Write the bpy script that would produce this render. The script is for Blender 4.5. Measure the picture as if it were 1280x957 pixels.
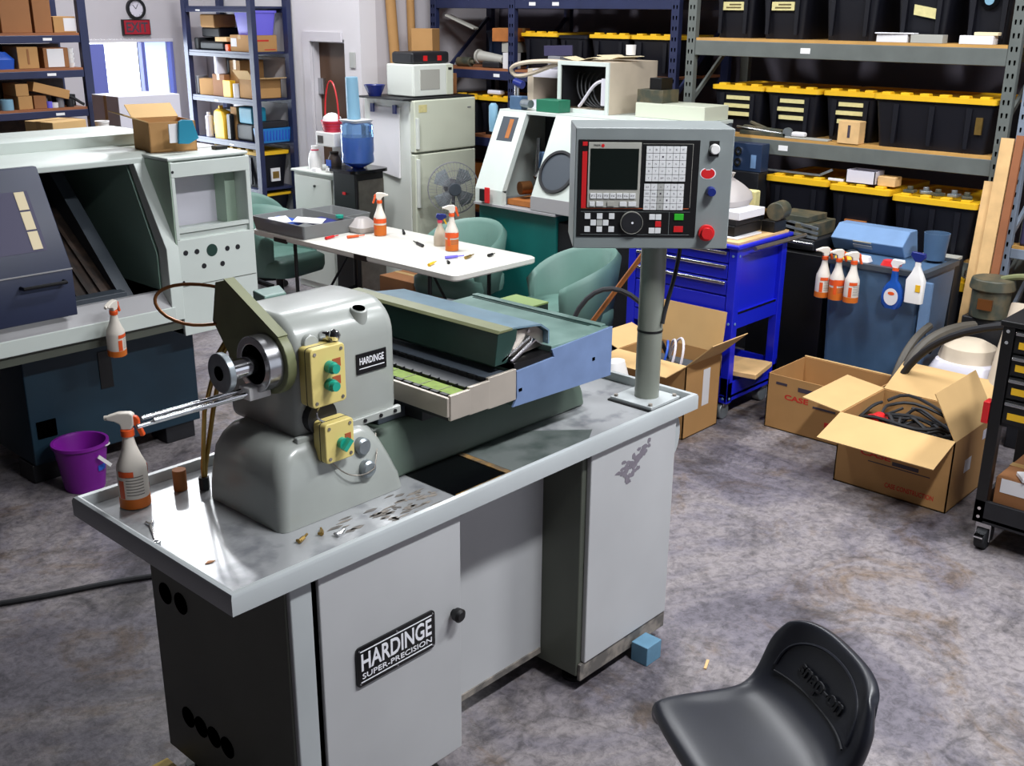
import bpy, bmesh, math, random
from mathutils import Vector, Matrix
random.seed(7)
for o in list(bpy.data.objects): bpy.data.objects.remove(o)
S = bpy.context.scene
COL = S.collection
PI = math.pi

# ------------------------------------------------------------------ camera
cam_d = bpy.data.cameras.new('camera'); cam = bpy.data.objects.new('camera', cam_d); COL.objects.link(cam)
cam_d.sensor_fit = 'HORIZONTAL'; cam_d.sensor_width = 36.0; cam_d.lens = 36.0 * 1346.2 / 1280.0
cam_d.clip_start = .05; cam_d.clip_end = 60
PITCH, ROLL, YAW = 0.33156, 0.00856, 0.82846
fw = Vector((math.sin(YAW)*math.cos(PITCH), math.cos(YAW)*math.cos(PITCH), -math.sin(PITCH)))
rt = fw.cross(Vector((0, 0, 1))).normalized(); up = rt.cross(fw)
r2 = rt*math.cos(ROLL) + up*math.sin(ROLL); u2 = -rt*math.sin(ROLL) + up*math.cos(ROLL)
cam.matrix_world = Matrix(((r2.x, u2.x, -fw.x, 0), (r2.y, u2.y, -fw.y, 0), (r2.z, u2.z, -fw.z, 2.3), (0, 0, 0, 1)))
S.camera = cam

# ------------------------------------------------------------------ world, exposure, large lights
W = bpy.data.worlds.new('world'); S.world = W; W.use_nodes = True
W.node_tree.nodes['Background'].inputs[0].default_value = (.62, .72, 1, 1)
W.node_tree.nodes['Background'].inputs[1].default_value = 0.3
S.view_settings.view_transform = 'Standard'; S.view_settings.look = 'None'
S.view_settings.exposure = -0.12; S.view_settings.gamma = 1.0
try: S.view_settings.use_curve_mapping = False
except Exception: pass

def area(name, loc, target, sx, sy, power, col=(1, 1, 1)):
    d = bpy.data.lights.new(name, 'AREA'); d.shape = 'RECTANGLE'; d.size = sx; d.size_y = sy; d.energy = power; d.color = col
    o = bpy.data.objects.new(name, d); COL.objects.link(o); o.location = loc
    o.rotation_euler = (Vector(target) - Vector(loc)).to_track_quat('-Z', 'Y').to_euler()
    return o
area('unseen_front_fill', (4.3, -3.9, 1.9), (4.3, 4, 1.3), 4.6, 3.4, 40, (.88, .93, 1))  # added soft fill through an unseen, assumed door opening
area('daylight_back_door', (5.42, 9.8, 1.1), (4.6, 3.0, .9), .9, 1.8, 60, (.85, .93, 1))

# ------------------------------------------------------------------ materials
def lin(h):
    h = h.lstrip('#'); c = [int(h[i:i+2], 16)/255 for i in (0, 2, 4)]
    return tuple(x/12.92 if x <= .04045 else ((x+.055)/1.055)**2.4 for x in c) + (1,)
MATS = {}
def mat(name, hexc, rough=.5, metal=0.0, var=0.0, scale=6.0, hex2=None, spot=None, bump=0.0, emit=0.0, alpha=None, trans=0.0, coat=0.0, spec=.5, blend=(.42, .6), detail=6.0):
    m = bpy.data.materials.new(name); m.use_nodes = True
    nt = m.node_tree; b = nt.nodes['Principled BSDF']
    c = lin(hexc)
    b.inputs['Base Color'].default_value = c; b.inputs['Roughness'].default_value = rough
    b.inputs['Metallic'].default_value = metal; b.inputs['Specular IOR Level'].default_value = spec
    if coat: b.inputs['Coat Weight'].default_value = coat; b.inputs['Coat Roughness'].default_value = .12
    if trans: b.inputs['Transmission Weight'].default_value = trans; b.inputs['IOR'].default_value = 1.3
    if alpha is not None: b.inputs['Alpha'].default_value = alpha
    if emit: b.inputs['Emission Color'].default_value = c; b.inputs['Emission Strength'].default_value = emit
    if var or hex2 or bump:
        tc = nt.nodes.new('ShaderNodeTexCoord')
        n = nt.nodes.new('ShaderNodeTexNoise'); n.inputs['Scale'].default_value = scale; n.inputs['Detail'].default_value = detail
        nt.links.new(tc.outputs['Object'], n.inputs['Vector'])
        if var or hex2:
            r = nt.nodes.new('ShaderNodeValToRGB'); e = r.color_ramp.elements
            if hex2:
                e[0].position, e[1].position = blend; e[0].color = c; e[1].color = lin(hex2)
            else:
                e[0].position, e[1].position = .3, .7
                e[0].color = tuple(x*(1-var) for x in c[:3]) + (1,); e[1].color = tuple(min(1, x*(1+var)) for x in c[:3]) + (1,)
            nt.links.new(n.outputs[0], r.inputs[0]); nt.links.new(r.outputs[0], b.inputs['Base Color'])
        if bump:
            bp = nt.nodes.new('ShaderNodeBump'); bp.inputs['Strength'].default_value = bump; bp.inputs['Distance'].default_value = .01
            nt.links.new(n.outputs[0], bp.inputs['Height']); nt.links.new(bp.outputs[0], b.inputs['Normal'])
    MATS[name] = m; return m

def concrete():
    m = bpy.data.materials.new('stained_concrete'); m.use_nodes = True; nt = m.node_tree; N = nt.nodes; Lk = nt.links.new
    b = N['Principled BSDF']; tc = N.new('ShaderNodeTexCoord')
    def noise(s, d=8, rgh=.6, dist=0):
        n = N.new('ShaderNodeTexNoise'); n.inputs['Scale'].default_value = s; n.inputs['Detail'].default_value = d
        n.inputs['Roughness'].default_value = rgh; n.inputs['Distortion'].default_value = dist; Lk(tc.outputs['Object'], n.inputs['Vector']); return n.outputs[0]
    def ramp(src, stops):
        r = N.new('ShaderNodeValToRGB'); e = r.color_ramp.elements
        while len(e) < len(stops): e.new(.5)
        for k, (p, c) in enumerate(stops): e[k].position = p; e[k].color = lin(c)
        Lk(src, r.inputs[0]); return r.outputs[0]
    def mix(kind, f, a, c):
        x = N.new('ShaderNodeMix'); x.data_type = 'RGBA'; x.blend_type = kind
        if isinstance(f, float): x.inputs[0].default_value = f
        else: Lk(f, x.inputs[0])
        Lk(a, x.inputs[6]); Lk(c, x.inputs[7]); return x.outputs[2]
    base = ramp(noise(.9, 10, .68, .8), [(.30, '#514d55'), (.42, '#6c6770'), (.53, '#8a8384'), (.62, '#77727a'), (.74, '#5e5a63')])
    dark = ramp(noise(2.1, 12, .72, 1.0), [(.36, '#4b494c'), (.50, '#ffffff')])
    tan = ramp(noise(1.7, 10, .72, 1.5), [(.52, '#ffffff'), (.64, '#dcc6a8')])
    fine = ramp(noise(26, 9, .78, .5), [(.38, '#6f6d72'), (.56, '#ffffff')])
    c = mix('MULTIPLY', .6, base, dark); c = mix('MULTIPLY', .6, c, fine); c = mix('MULTIPLY', .85, c, tan)
    # pale scuffs and worn streaks: noise stretched along one direction
    mp_ = N.new('ShaderNodeMapping'); mp_.inputs['Scale'].default_value = (7, 1.6, 1); mp_.inputs['Rotation'].default_value = (0, 0, .7); Lk(tc.outputs['Object'], mp_.inputs['Vector'])
    sn = N.new('ShaderNodeTexNoise'); sn.inputs['Scale'].default_value = 2.2; sn.inputs['Detail'].default_value = 10; sn.inputs['Roughness'].default_value = .75; Lk(mp_.outputs[0], sn.inputs['Vector'])
    c = mix('ADD', .7, c, ramp(sn.outputs[0], [(.62, '#000000'), (.72, '#6a625c')]))
    # thin cracks
    vo = N.new('ShaderNodeTexVoronoi'); vo.feature = 'DISTANCE_TO_EDGE'; vo.inputs['Scale'].default_value = .32
    ad = N.new('ShaderNodeVectorMath'); ad.operation = 'ADD'; n3 = N.new('ShaderNodeTexNoise'); n3.inputs['Scale'].default_value = 3.0; n3.inputs['Detail'].default_value = 6; Lk(tc.outputs['Object'], n3.inputs['Vector'])
    sc_ = N.new('ShaderNodeVectorMath'); sc_.operation = 'SCALE'; sc_.inputs[3].default_value = .35; Lk(n3.outputs[1], sc_.inputs[0]); Lk(tc.outputs['Object'], ad.inputs[0]); Lk(sc_.outputs[0], ad.inputs[1]); Lk(ad.outputs[0], vo.inputs['Vector'])
    c = mix('MULTIPLY', .35, c, ramp(vo.outputs['Distance'], [(.0, '#4a4648'), (.004, '#ffffff')]))
    Lk(c, b.inputs['Base Color'])
    rr = N.new('ShaderNodeMapRange'); rr.inputs['To Min'].default_value = .38; rr.inputs['To Max'].default_value = .75
    Lk(noise(3.1, 5), rr.inputs['Value']); Lk(rr.outputs[0], b.inputs['Roughness'])
    bp = N.new('ShaderNodeBump'); bp.inputs['Strength'].default_value = .25; bp.inputs['Distance'].default_value = .01
    Lk(noise(30, 6), bp.inputs['Height']); Lk(bp.outputs[0], b.inputs['Normal'])
    return m

M = {}
def mm(k, *a, **kw): M[k] = mat(k, *a, **kw)
mm('paint_grey', '#aeb3b4', .38, var=.06, scale=3, coat=.15)
mm('headstock_grey', '#9b9f9a', .3, var=.08, scale=5, coat=.25)
mm('tray_grey', '#a9abad', .24, .25, scale=9, hex2='#85878c', blend=(.52, .66), detail=10, coat=.4)
mm('cabinet_side', '#565a50', .5, var=.1, scale=4)  # cabinet paint darkened to carry the shade on its end panels
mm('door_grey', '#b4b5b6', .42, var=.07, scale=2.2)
mm('wear', '#5f5b57', .7, hex2='#8d857c', scale=18)
mm('rust_edge', '#5c5040', .7, hex2='#93703c', scale=22)
mm('black', '#060608', .45); mm('black_soft', '#15161b', .55, var=.2, scale=30); mm('black_gloss', '#08090b', .18)
mm('rubber', '#1b1c20', .7); mm('hole', '#010101', .9, spec=0)
mm('white_text', '#e9e9ee', .5); mm('steel', '#b9b9bb', .22, .95, var=.1, scale=14); mm('chrome', '#e0e0e2', .1, 1.0)
mm('brushed', '#9c958c', .35, .9, var=.12, scale=20); mm('brass', '#a98a4c', .35, .85, var=.15, scale=20); mm('copper', '#8a5a34', .35, .8)
mm('cream_box', '#d8c579', .42); mm('teal_button', '#1c9c85', .35); mm('orange_label', '#a5502c', .6)
mm('olive', '#6f7350', .45, var=.15, scale=8); mm('slide_green', '#66827a', .35, var=.08, scale=10, hex2='#7b968f', blend=(.4, .7))
mm('deep_green', '#1e3a34', .35, var=.2, scale=6); mm('slide_blue', '#6d82a8', .38, var=.1, scale=12); mm('belt_green', '#748c34', .7, var=.2, scale=40)
mm('slat_black', '#2c2f33', .5); mm('cover_silver', '#b5aca0', .35, .35, var=.1, scale=6)
mm('pendant_grey', '#7f8686', .38, var=.06, scale=9); mm('key_white', '#d9dadb', .5); mm('key_grey', '#a9aaa6', .5); mm('bezel', '#a5a49c', .45)
mm('screen', '#0c1512', .12); mm('red', '#c81e22', .4); mm('key_green', '#2fae2a', .4); mm('blue_knob', '#16256f', .35)
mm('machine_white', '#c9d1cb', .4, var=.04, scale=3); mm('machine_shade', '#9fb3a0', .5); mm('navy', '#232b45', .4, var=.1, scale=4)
mm('lathe_base', '#0e2b3a', .5, var=.15, scale=5); mm('interior_dark', '#241c18', .6, hex2='#3a2c24', scale=14); mm('interior_grey', '#3c434b', .5); mm('interior_green', '#8fae9f', .5)
mm('band_grey', '#9b9a9c', .4)
mm('teal', '#0c5f5a', .5, var=.1); mm('purple', '#7b1590', .4); mm('white_plastic', '#e4e2e0', .4); mm('bottle', '#e6ded2', .35, trans=.08, spec=.4); mm('bottle_clear', '#cdc6c4', .3, trans=.4)
mm('orange', '#e2561c', .45); mm('liquid', '#d8722a', .3, trans=.15); mm('ink', '#6d655c', .7); mm('cardboard', '#ae8350', .8, var=.06, scale=5); mm('cardboard_in', '#c3a06c', .85, var=.05, scale=5)
mm('cardboard_dark', '#8b5c36', .8, var=.08, scale=5); mm('cardboard_pale', '#dccdaa', .8); mm('tape', '#b18d58', .3); mm('print_red', '#bf2b1e', .7); mm('print_ink', '#3c3440', .7)
mm('tote', '#0b0c15', .5, spec=.35); mm('lid', '#e0b01a', .5, var=.06, scale=8); mm('tag', '#c9bf86', .7, var=.1, scale=30); mm('tag_ink', '#5a4d2c', .8); mm('tag_white', '#e6e6e6', .7)
mm('rack_grey', '#5f6461', .45, var=.1, scale=7); mm('rack_blue', '#232a4a', .42, var=.12, scale=6); mm('plywood', '#b98d4c', .7, var=.12, scale=5); mm('ply_red', '#8f5836', .7, var=.1); mm('rack_steel', '#7a8594', .45, var=.1)
mm('wood', '#d7b07a', .65, var=.14, scale=9); mm('wood_orange', '#a4632c', .6, var=.15, scale=12)
mm('cart_blue', '#1420c4', .35, coat=.2); mm('tank_blue', '#46617f', .45, var=.14, scale=5); mm('tank_light', '#6c8bb2', .45, var=.1)
mm('chair', '#5f8076', .5, var=.06, scale=4); mm('table_top', '#d5d3ca', .45); mm('fridge', '#c9cdba', .4); mm('fridge_side', '#d8dcd4', .45)
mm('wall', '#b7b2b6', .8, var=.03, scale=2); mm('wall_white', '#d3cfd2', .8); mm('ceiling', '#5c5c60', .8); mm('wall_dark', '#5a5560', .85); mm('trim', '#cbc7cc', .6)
mm('door_brown', '#4a3220', .5, var=.15, scale=3); mm('room_dark', '#1a1512', .9)
mm('day', '#eef6ee', .5, emit=5.0); mm('day_blue', '#b9ccf2', .5, emit=1.5); mm('blue_door', '#6870b8', .5)
mm('exit_red', '#8e0d20', .5, emit=.15); mm('clock_face', '#c9c4cf', .5)
mm('water', '#8fbcf0', .08, trans=.85); mm('jug_blue', '#2c66c8', .12, trans=.5); mm('cup', '#8cb8d0', .3, trans=.3); mm('pink', '#d23c58', .6); mm('paper', '#d8d6d8', .8)
mm('tray_plastic', '#8f9192', .3, trans=.35); mm('blue_sheet', '#1f4fb0', .5); mm('blue_bin', '#1e74b8', .45); mm('teal_box', '#127a96', .5); mm('lilac', '#6e66d8', .4); mm('yellow', '#e3b21f', .5); mm('grey_box', '#77777c', .5, var=.1)
mm('drum_cream', '#c2b4a0', .5, var=.08); mm('drum_white', '#cfccd6', .5); mm('hose', '#4d4840', .6, var=.15); mm('motor', '#3c4036', .5, hex2='#59513e', scale=12)
mm('seat_black', '#1c1e26', .38, var=.12, scale=14, bump=.05)
mm('blue_block', '#5d869f', .7, var=.1, scale=20); mm('yellow_block', '#b99a35', .6)
mm('purple_tint', '#34304f', .6)
mm('lamp', '#ffffff', .5, emit=3.0)
mm('fan_grey', '#8d959a', .4, trans=.3); mm('bed_green', '#566459', .4, var=.1); mm('column_grey', '#7c8076', .4, var=.12, scale=4); mm('smear', '#77717a', .6, var=.1, scale=30); mm('oily', '#4a5350', .3, hex2='#6b716f', scale=7, coat=.3); mm('guard_blue', '#67808f', .35, var=.12, scale=14); mm('knit_white', '#e6e6e6', .9); mm('blue_tote', '#1d2f4c', .5); mm('green_box', '#1f6b50', .5); mm('machined', '#8b9296', .35, .6, var=.2, scale=18); mm('green_pad', '#86a05a', .6)
M['concrete'] = concrete()

# ------------------------------------------------------------------ mesh helpers
class MB:
    def __init__(s): s.v = []; s.f = []
    def add(s, vs, fs):
        o = len(s.v); s.v += [Vector(p) for p in vs]; s.f += [tuple(i+o for i in q) for q in fs]; return s
    def box(s, x0, x1, y0, y1, z0, z1):
        if x0 > x1: x0, x1 = x1, x0
        if y0 > y1: y0, y1 = y1, y0
        if z0 > z1: z0, z1 = z1, z0
        return s.add([(x0,y0,z0),(x1,y0,z0),(x1,y1,z0),(x0,y1,z0),(x0,y0,z1),(x1,y0,z1),(x1,y1,z1),(x0,y1,z1)],
                     [(0,3,2,1),(4,5,6,7),(0,1,5,4),(1,2,6,5),(2,3,7,6),(3,0,4,7)])
    def bar(s, p0, p1, w, h, upv=(0,0,1)):      # square bar between two points
        p0, p1 = Vector(p0), Vector(p1); d = (p1-p0).normalized(); a = d.cross(Vector(upv))
        if a.length < 1e-4: a = d.cross(Vector((1,0,0)))
        a.normalize(); b = a.cross(d); a *= w/2; b *= h/2
        return s.add([p0-a-b, p0+a-b, p0+a+b, p0-a+b, p1-a-b, p1+a-b, p1+a+b, p1-a+b],
                     [(0,3,2,1),(4,5,6,7),(0,1,5,4),(1,2,6,5),(2,3,7,6),(3,0,4,7)])
    def rings(s, rs, closed=True, caps=True):
        n = len(rs[0]); o = len(s.v)
        for r in rs: s.v += [Vector(p) for p in r]
        for k in range(len(rs)-1):
            for i in range(n if closed else n-1):
                j = (i+1) % n
                s.f.append((o+k*n+i, o+k*n+j, o+(k+1)*n+j, o+(k+1)*n+i))
        if caps: s.f.append(tuple(o+i for i in reversed(range(n)))); s.f.append(tuple(o+(len(rs)-1)*n+i for i in range(n)))
        return s
    def prism(s, pts, ax, a, b):
        g = {'x': lambda p, t: (t, p[0], p[1]), 'y': lambda p, t: (p[0], t, p[1]), 'z': lambda p, t: (p[0], p[1], t)}[ax]
        return s.rings([[g(p, a) for p in pts], [g(p, b) for p in pts]])
    def cyl(s, p0, p1, ra, rb=None, n=16, caps=True):
        rb = ra if rb is None else rb
        p0, p1 = Vector(p0), Vector(p1); d = (p1-p0).normalized(); a = d.orthogonal().normalized(); b = d.cross(a)
        R = lambda p, r: [p + a*r*math.cos(2*PI*i/n) + b*r*math.sin(2*PI*i/n) for i in range(n)]
        return s.rings([R(p0, ra), R(p1, rb)], caps=caps)
    def tube(s, pts, r, n=7):
        pts = [Vector(p) for p in pts]; rs = []; a = None
        for i, p in enumerate(pts):
            d = (pts[min(i+1, len(pts)-1)] - pts[max(i-1, 0)]).normalized()
            a = d.orthogonal() if a is None else a - d*a.dot(d)
            a.normalize(); b = d.cross(a)
            rs.append([p + a*r*math.cos(2*PI*k/n) + b*r*math.sin(2*PI*k/n) for k in range(n)])
        return s.rings(rs)
    def lathe(s, prof, c=(0,0,0), n=24, sx=1, sy=1):
        c = Vector(c)
        return s.rings([[c + Vector((r*sx*math.cos(2*PI*i/n), r*sy*math.sin(2*PI*i/n), z)) for i in range(n)] for r, z in prof])
    def ring(s, c, axis, ro, ri, h, n=28):       # flat annulus with thickness
        c = Vector(c); d = Vector(axis).normalized(); a = d.orthogonal().normalized(); b = d.cross(a)
        R = lambda r, t: [c + d*t + a*r*math.cos(2*PI*i/n) + b*r*math.sin(2*PI*i/n) for i in range(n)]
        return s.rings([R(ri, 0), R(ro, 0), R(ro, h), R(ri, h), R(ri, 0)], caps=False)
    def xf(s, mtx): s.v = [mtx @ p for p in s.v]; return s
def rrect(x0, x1, y0, y1, r, z, n=5):
    out = []
    for cx_, cy_, a0 in ((x1-r, y1-r, 0), (x0+r, y1-r, PI/2), (x0+r, y0+r, PI), (x1-r, y0+r, 1.5*PI)):
        for k in range(n+1):
            a = a0 + PI/2*k/n; out.append((cx_+r*math.cos(a), cy_+r*math.sin(a), z))
    return out
def arc(cx_, cy_, r, a0, a1, n): return [(cx_+r*math.cos(a0+(a1-a0)*k/n), cy_+r*math.sin(a0+(a1-a0)*k/n)) for k in range(n+1)]
def bez(p0, p1, p2, p3, n=14):
    p = [Vector(q) for q in (p0, p1, p2, p3)]
    return [p[0]*(1-t)**3 + p[1]*3*t*(1-t)**2 + p[2]*3*t*t*(1-t) + p[3]*t**3 for t in (k/n for k in range(n+1))]
ORG = {}
def build(name, mb, m, parent=None, bev=0.0, seg=2, sharp=38):
    org = ORG.get(parent.name, Vector((0,0,0))) if parent else Vector((0,0,0))
    me = bpy.data.meshes.new(name); me.from_pydata([p - org for p in mb.v], [], mb.f)
    bm = bmesh.new(); bm.from_mesh(me); bmesh.ops.recalc_face_normals(bm, faces=bm.faces); bm.to_mesh(me); bm.free()
    me.polygons.foreach_set('use_smooth', [True]*len(me.polygons)); me.set_sharp_from_angle(angle=math.radians(sharp))
    me.materials.append(M[m] if isinstance(m, str) else m)
    o = bpy.data.objects.new(name, me); COL.objects.link(o)
    if parent: o.parent = parent; ORG[o.name] = org
    if bev:
        b = o.modifiers.new('bevel', 'BEVEL'); b.width = bev; b.segments = seg; b.limit_method = 'ANGLE'; b.angle_limit = math.radians(40); b.harden_normals = True
    return o
def tag(o, label, cat, group=None):
    o['label'] = label; o['category'] = cat
    if group: o['group'] = group
    return o
def thing(name, label, cat, loc=(0,0,0), rz=0.0, group=None, world=False):
    o = bpy.data.objects.new(name, None); COL.objects.link(o); o.location = loc; o.rotation_euler = (0,0,rz)
    o.empty_display_size = .05
    ORG[o.name] = Vector(loc) if world else Vector((0,0,0))
    return tag(o, label, cat, group)
def dup(root, loc=None, rz=None, label=None, scale=None, group=None):
    def cp(o, par):
        c = o.copy(); COL.objects.link(c)
        if par: c.parent = par
        for ch in list(o.children): cp(ch, c)
        return c
    r = cp(root, None)
    if loc is not None: r.location = loc
    if rz is not None: r.rotation_euler = (0,0,rz)
    if scale is not None: r.scale = scale
    if label: r['label'] = label
    if group: r['group'] = group
    return r
def struct(o): o['kind'] = 'structure'; return o
def text(name, body, m, parent, o, r, u, w, h, ext=.0006, bold=0.0, shear=0.0):
    """flat lettering: lower-left corner o, right vector r, up vector u, fitted to w x h"""
    cu = bpy.data.curves.new(name, 'FONT'); cu.body = body; cu.size = 1; cu.offset = bold; cu.shear = shear; cu.resolution_u = 3
    t = bpy.data.objects.new(name, cu); COL.objects.link(t)
    me = bpy.data.meshes.new_from_object(t.evaluated_get(bpy.context.evaluated_depsgraph_get()))
    bpy.data.objects.remove(t)
    xs = [p.co.x for p in me.vertices]; ys = [p.co.y for p in me.vertices]
    x0, x1, y0, y1 = min(xs), max(xs), min(ys), max(ys)
    o, r, u = Vector(o), Vector(r).normalized(), Vector(u).normalized(); nrm = r.cross(u)
    mb = MB(); mb.v = [o + r*((p.co.x-x0)/(x1-x0)*w) + u*((p.co.y-y0)/(y1-y0)*h) + nrm*ext for p in me.vertices]
    mb.f = [tuple(p.vertices) for p in me.polygons]
    bpy.data.meshes.remove(me)
    k = len(mb.v)                      # a second, lower layer closed round the rim gives the letters thickness
    org = ORG.get(parent.name, Vector((0,0,0)))
    msh = bpy.data.meshes.new(name); msh.from_pydata([p-org for p in mb.v], [], mb.f); msh.materials.append(M[m])
    ob = bpy.data.objects.new(name, msh); COL.objects.link(ob); ob.parent = parent; ORG[ob.name] = org
    so = ob.modifiers.new('solidify', 'SOLIDIFY'); so.thickness = ext; so.offset = -1
    return ob

# ------------------------------------------------------------------ the room
struct(build('floor', MB().box(-4.2, 8.2, -4.2, 10.1, -.1, 0), 'concrete'))
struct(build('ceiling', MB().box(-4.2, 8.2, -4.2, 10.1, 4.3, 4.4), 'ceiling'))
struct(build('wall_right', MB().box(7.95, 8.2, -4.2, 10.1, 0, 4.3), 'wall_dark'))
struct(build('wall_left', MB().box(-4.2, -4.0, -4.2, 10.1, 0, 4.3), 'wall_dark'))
# front wall behind the camera, with an invented opening that lets light in
struct(build('wall_front', MB().box(-4, 1.9, -4.2, -4.02, 0, 4.3).box(6.7, 7.95, -4.2, -4.02, 0, 4.3).box(1.9, 6.7, -4.2, -4.02, 3.7, 4.3), 'wall'))
# back wall with the daylight doorway and a second, closed doorway
bwall = struct(build('wall_back', MB().box(-4, 4.93, 9.9, 10.1, 0, 4.3).box(4.93, 5.83, 9.9, 10.1, 2.03, 4.3).box(5.83, 6.4, 9.9, 10.1, 0, 4.3), 'wall'))
build('door_reveal', MB().box(6.02, 6.2, 9.885, 9.9, 0, 2.0), 'trim', bwall)
build('doorway_lintel', MB().box(4.93, 5.85, 9.88, 9.9, 2.0, 2.03), 'trim', bwall, .004)
# wall with the brown door, facing the window side; its end turns into the grey wall behind the refrigerator
dwall = struct(build('wall_side', MB().box(6.22, 6.4, 7.5, 7.72, 0, 4.3).box(6.22, 6.4, 8.2, 9.9, 0, 4.3).box(6.22, 6.4, 7.72, 8.2, 2.06, 4.3), 'wall_white'))
struct(build('wall_alcove', MB().box(6.4, 7.95, 7.5, 7.62, 0, 4.3), 'wall'))
build('light_switch', MB().box(6.205, 6.22, 7.57, 7.64, 1.83, 1.96), 'key_grey', dwall, .003)
build('light_switch', MB().box(6.205, 6.22, 7.58, 7.63, 1.58, 1.70), 'key_grey', dwall, .003)
d2 = struct(build('door_2', MB().box(6.235, 6.40, 8.18, 8.198, 0, 2.03).box(6.235, 6.4, 7.722, 7.735, 0, 2.03).box(6.235, 6.4, 7.722, 8.198, 2.03, 2.058), 'trim'))
build('door_casing', MB().box(6.2, 6.219, 8.19, 8.29, 0, 2.12).box(6.2, 6.219, 7.74, 8.19, 2.04, 2.12), 'trim', d2)
build('door_leaf', MB().box(6.30, 6.34, 7.737, 8.178, 0, 2.028), 'door_brown', d2)
build('hinge', MB().box(6.27, 6.299, 8.10, 8.178, 1.58, 1.72), 'steel', d2)
# glazed daylight door in the back wall
d1 = struct(build('door_1', MB().box(5.495, 5.53, 9.86, 9.93, 0, 2.0).box(5.80, 5.83, 9.86, 9.93, 0, 2.0).box(4.93, 4.95, 9.86, 9.93, 0, 2.0), 'blue_door', None, .003))
build('pane', MB().box(4.95, 5.495, 9.95, 9.97, .1, 2.03), 'day', d1)
build('pane', MB().box(5.53, 5.80, 9.95, 9.97, .1, 2.03), 'day_blue', d1)
build('open_door_leaf', MB().box(4.95, 5.12, 9.86, 9.9, 0, 1.99), 'blue_door', d1, .004)

def ceiling_lamp(x, y, along, power):
    t = thing('ceiling_lamp', 'white fluorescent ceiling fitting with two bare tubes', 'lamp', (x, y, 4.3), 0 if along == 'x' else PI/2, 'fluorescent ceiling fittings')
    build('housing', MB().box(-.65, .65, -.13, .13, -.08, 0), 'white_plastic', t, .01)
    for s in (-.06, .06): build('tube', MB().cyl((-.6, s, -.105), (.6, s, -.105), .016, n=10), 'lamp', t)
    area('fluorescent_light', (x, y, 4.17), (x, y, 0), 1.2 if along == 'x' else .25, .25 if along == 'x' else 1.2, power, (.95, .97, 1))
for x, y, p in ((2.6, .2, 185), (4.9, .1, 165), (5.6, 1.9, 40), (4.5, 3.4, 105), (4.7, 5.8, 150)): ceiling_lamp(x, y, 'x', p)
ceiling_lamp(4.6, 8.2, 'y', 70)

# ================================================================== THE LATHE
XA, XB, YA, YB, ZT = 1.212, 3.207, 2.012, 2.814, .985
lt = thing('lathe', 'grey precision toolroom lathe on a two-door cabinet base with a tray top', 'lathe', (2.2, 2.4, 0), world=True)
# tray: floor plate plus a rolled rim
tray = build('tray', MB().box(XA+.01, XB-.01, YA+.01, YB-.01, .93, .95), 'tray_grey', lt)
rim = MB()
prof = [(0, .925), (0, .972), (.004, .981), (.012, .985), (.020, .981), (.024, .972), (.024, .945), (.016, .94), (.016, .925)]
def rimring(d, z): return [(XA+d, YA+d, z), (XB-d, YA+d, z), (XB-d, YB-d, z), (XA+d, YB-d, z)]
rim.rings([rimring(d, z) for d, z in prof] + [rimring(*prof[0])], caps=False)
build('tray_rim', rim, 'paint_grey', lt)
# worn, oily chip well let into the tray under the slide
build('chip_well', MB().box(2.02, 2.25, 2.065, 2.33, .9505, .9525), 'black_gloss', lt)
build('well_edge', MB().box(2.02, 2.26, 2.05, 2.075, .951, .956).box(2.24, 2.262, 2.07, 2.33, .951, .955), 'rust_edge', lt)
build('oily_plate', MB().prism([(2.27, 2.05), (2.62, 2.06), (2.72, 2.12), (2.58, 2.25), (2.5, 2.33), (2.27, 2.33)], 'z', .9505, .9512), 'oily', lt)
def worn(pts, mname, z=.9506):
    return build('bare_patch', MB().prism(pts, 'z', z, z+.0006), mname, lt)
for cx_, cy_, n in ((1.86, 2.12, 26), (1.97, 2.17, 16), (1.72, 2.15, 12)):
    mb = MB()
    for k in range(n):
        x = cx_+random.uniform(-.09, .09); y = cy_+random.uniform(-.045, .05); w = random.uniform(.006, .03); h = random.uniform(.003, .009)
        mb.prism([(x-w, y), (x-w*.3, y+h), (x+w*.6, y+h*.7), (x+w, y-h*.2), (x+w*.2, y-h)], 'z', .9506, .9511)
    o = build('bare_patch', mb, 'wear', lt); o['kind'] = 'stuff'

# left cabinet
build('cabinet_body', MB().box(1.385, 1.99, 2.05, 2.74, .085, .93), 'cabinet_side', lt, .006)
build('corner_post', MB().box(1.392, 1.462, 2.036, 2.06, .085, .928), 'paint_grey', lt, .005)
dl = build('cabinet_door', MB().box(1.478, 1.995, 2.03, 2.05, .108, .922), 'door_grey', lt, .004)
build('door_knob', MB().cyl((1.962, 2.03, .604), (1.962, 2.018, .604), .012, .012).cyl((1.962, 2.018, .604), (1.962, 2.0, .604), .02, .022).cyl((1.962, 2.0, .604), (1.962, 1.993, .604), .022, .014), 'black', dl)
pl = build('name_plate', MB().prism([(p[0], p[1]) for p in rrect(1.587, 1.881, .528, .652, .012, 0, 3)], 'y', 2.03, 2.024), 'black_gloss', lt)
text('lettering', 'HARDINGE', 'white_text', pl, (1.603, 2.024, .575), (1, 0, 0), (0, 0, 1), .264, .055, bold=.02)
text('lettering', 'SUPER-PRECISION', 'white_text', pl, (1.605, 2.024, .550), (1, 0, 0), (0, 0, 1), .262, .017, bold=.008)
for z in (.638, .541): build('plate_line', MB().box(1.6, 1.868, 2.0232, 2.024, z-.0016, z+.0016), 'white_text', pl)
for x, z in ((1.597, .642), (1.872, .642), (1.597, .537), (1.872, .537), (1.734, .645), (1.734, .534)): build('rivet', MB().cyl((x, 2.024, z), (x, 2.0215, z), .0035, .0025, 8), 'steel', pl)
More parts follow.
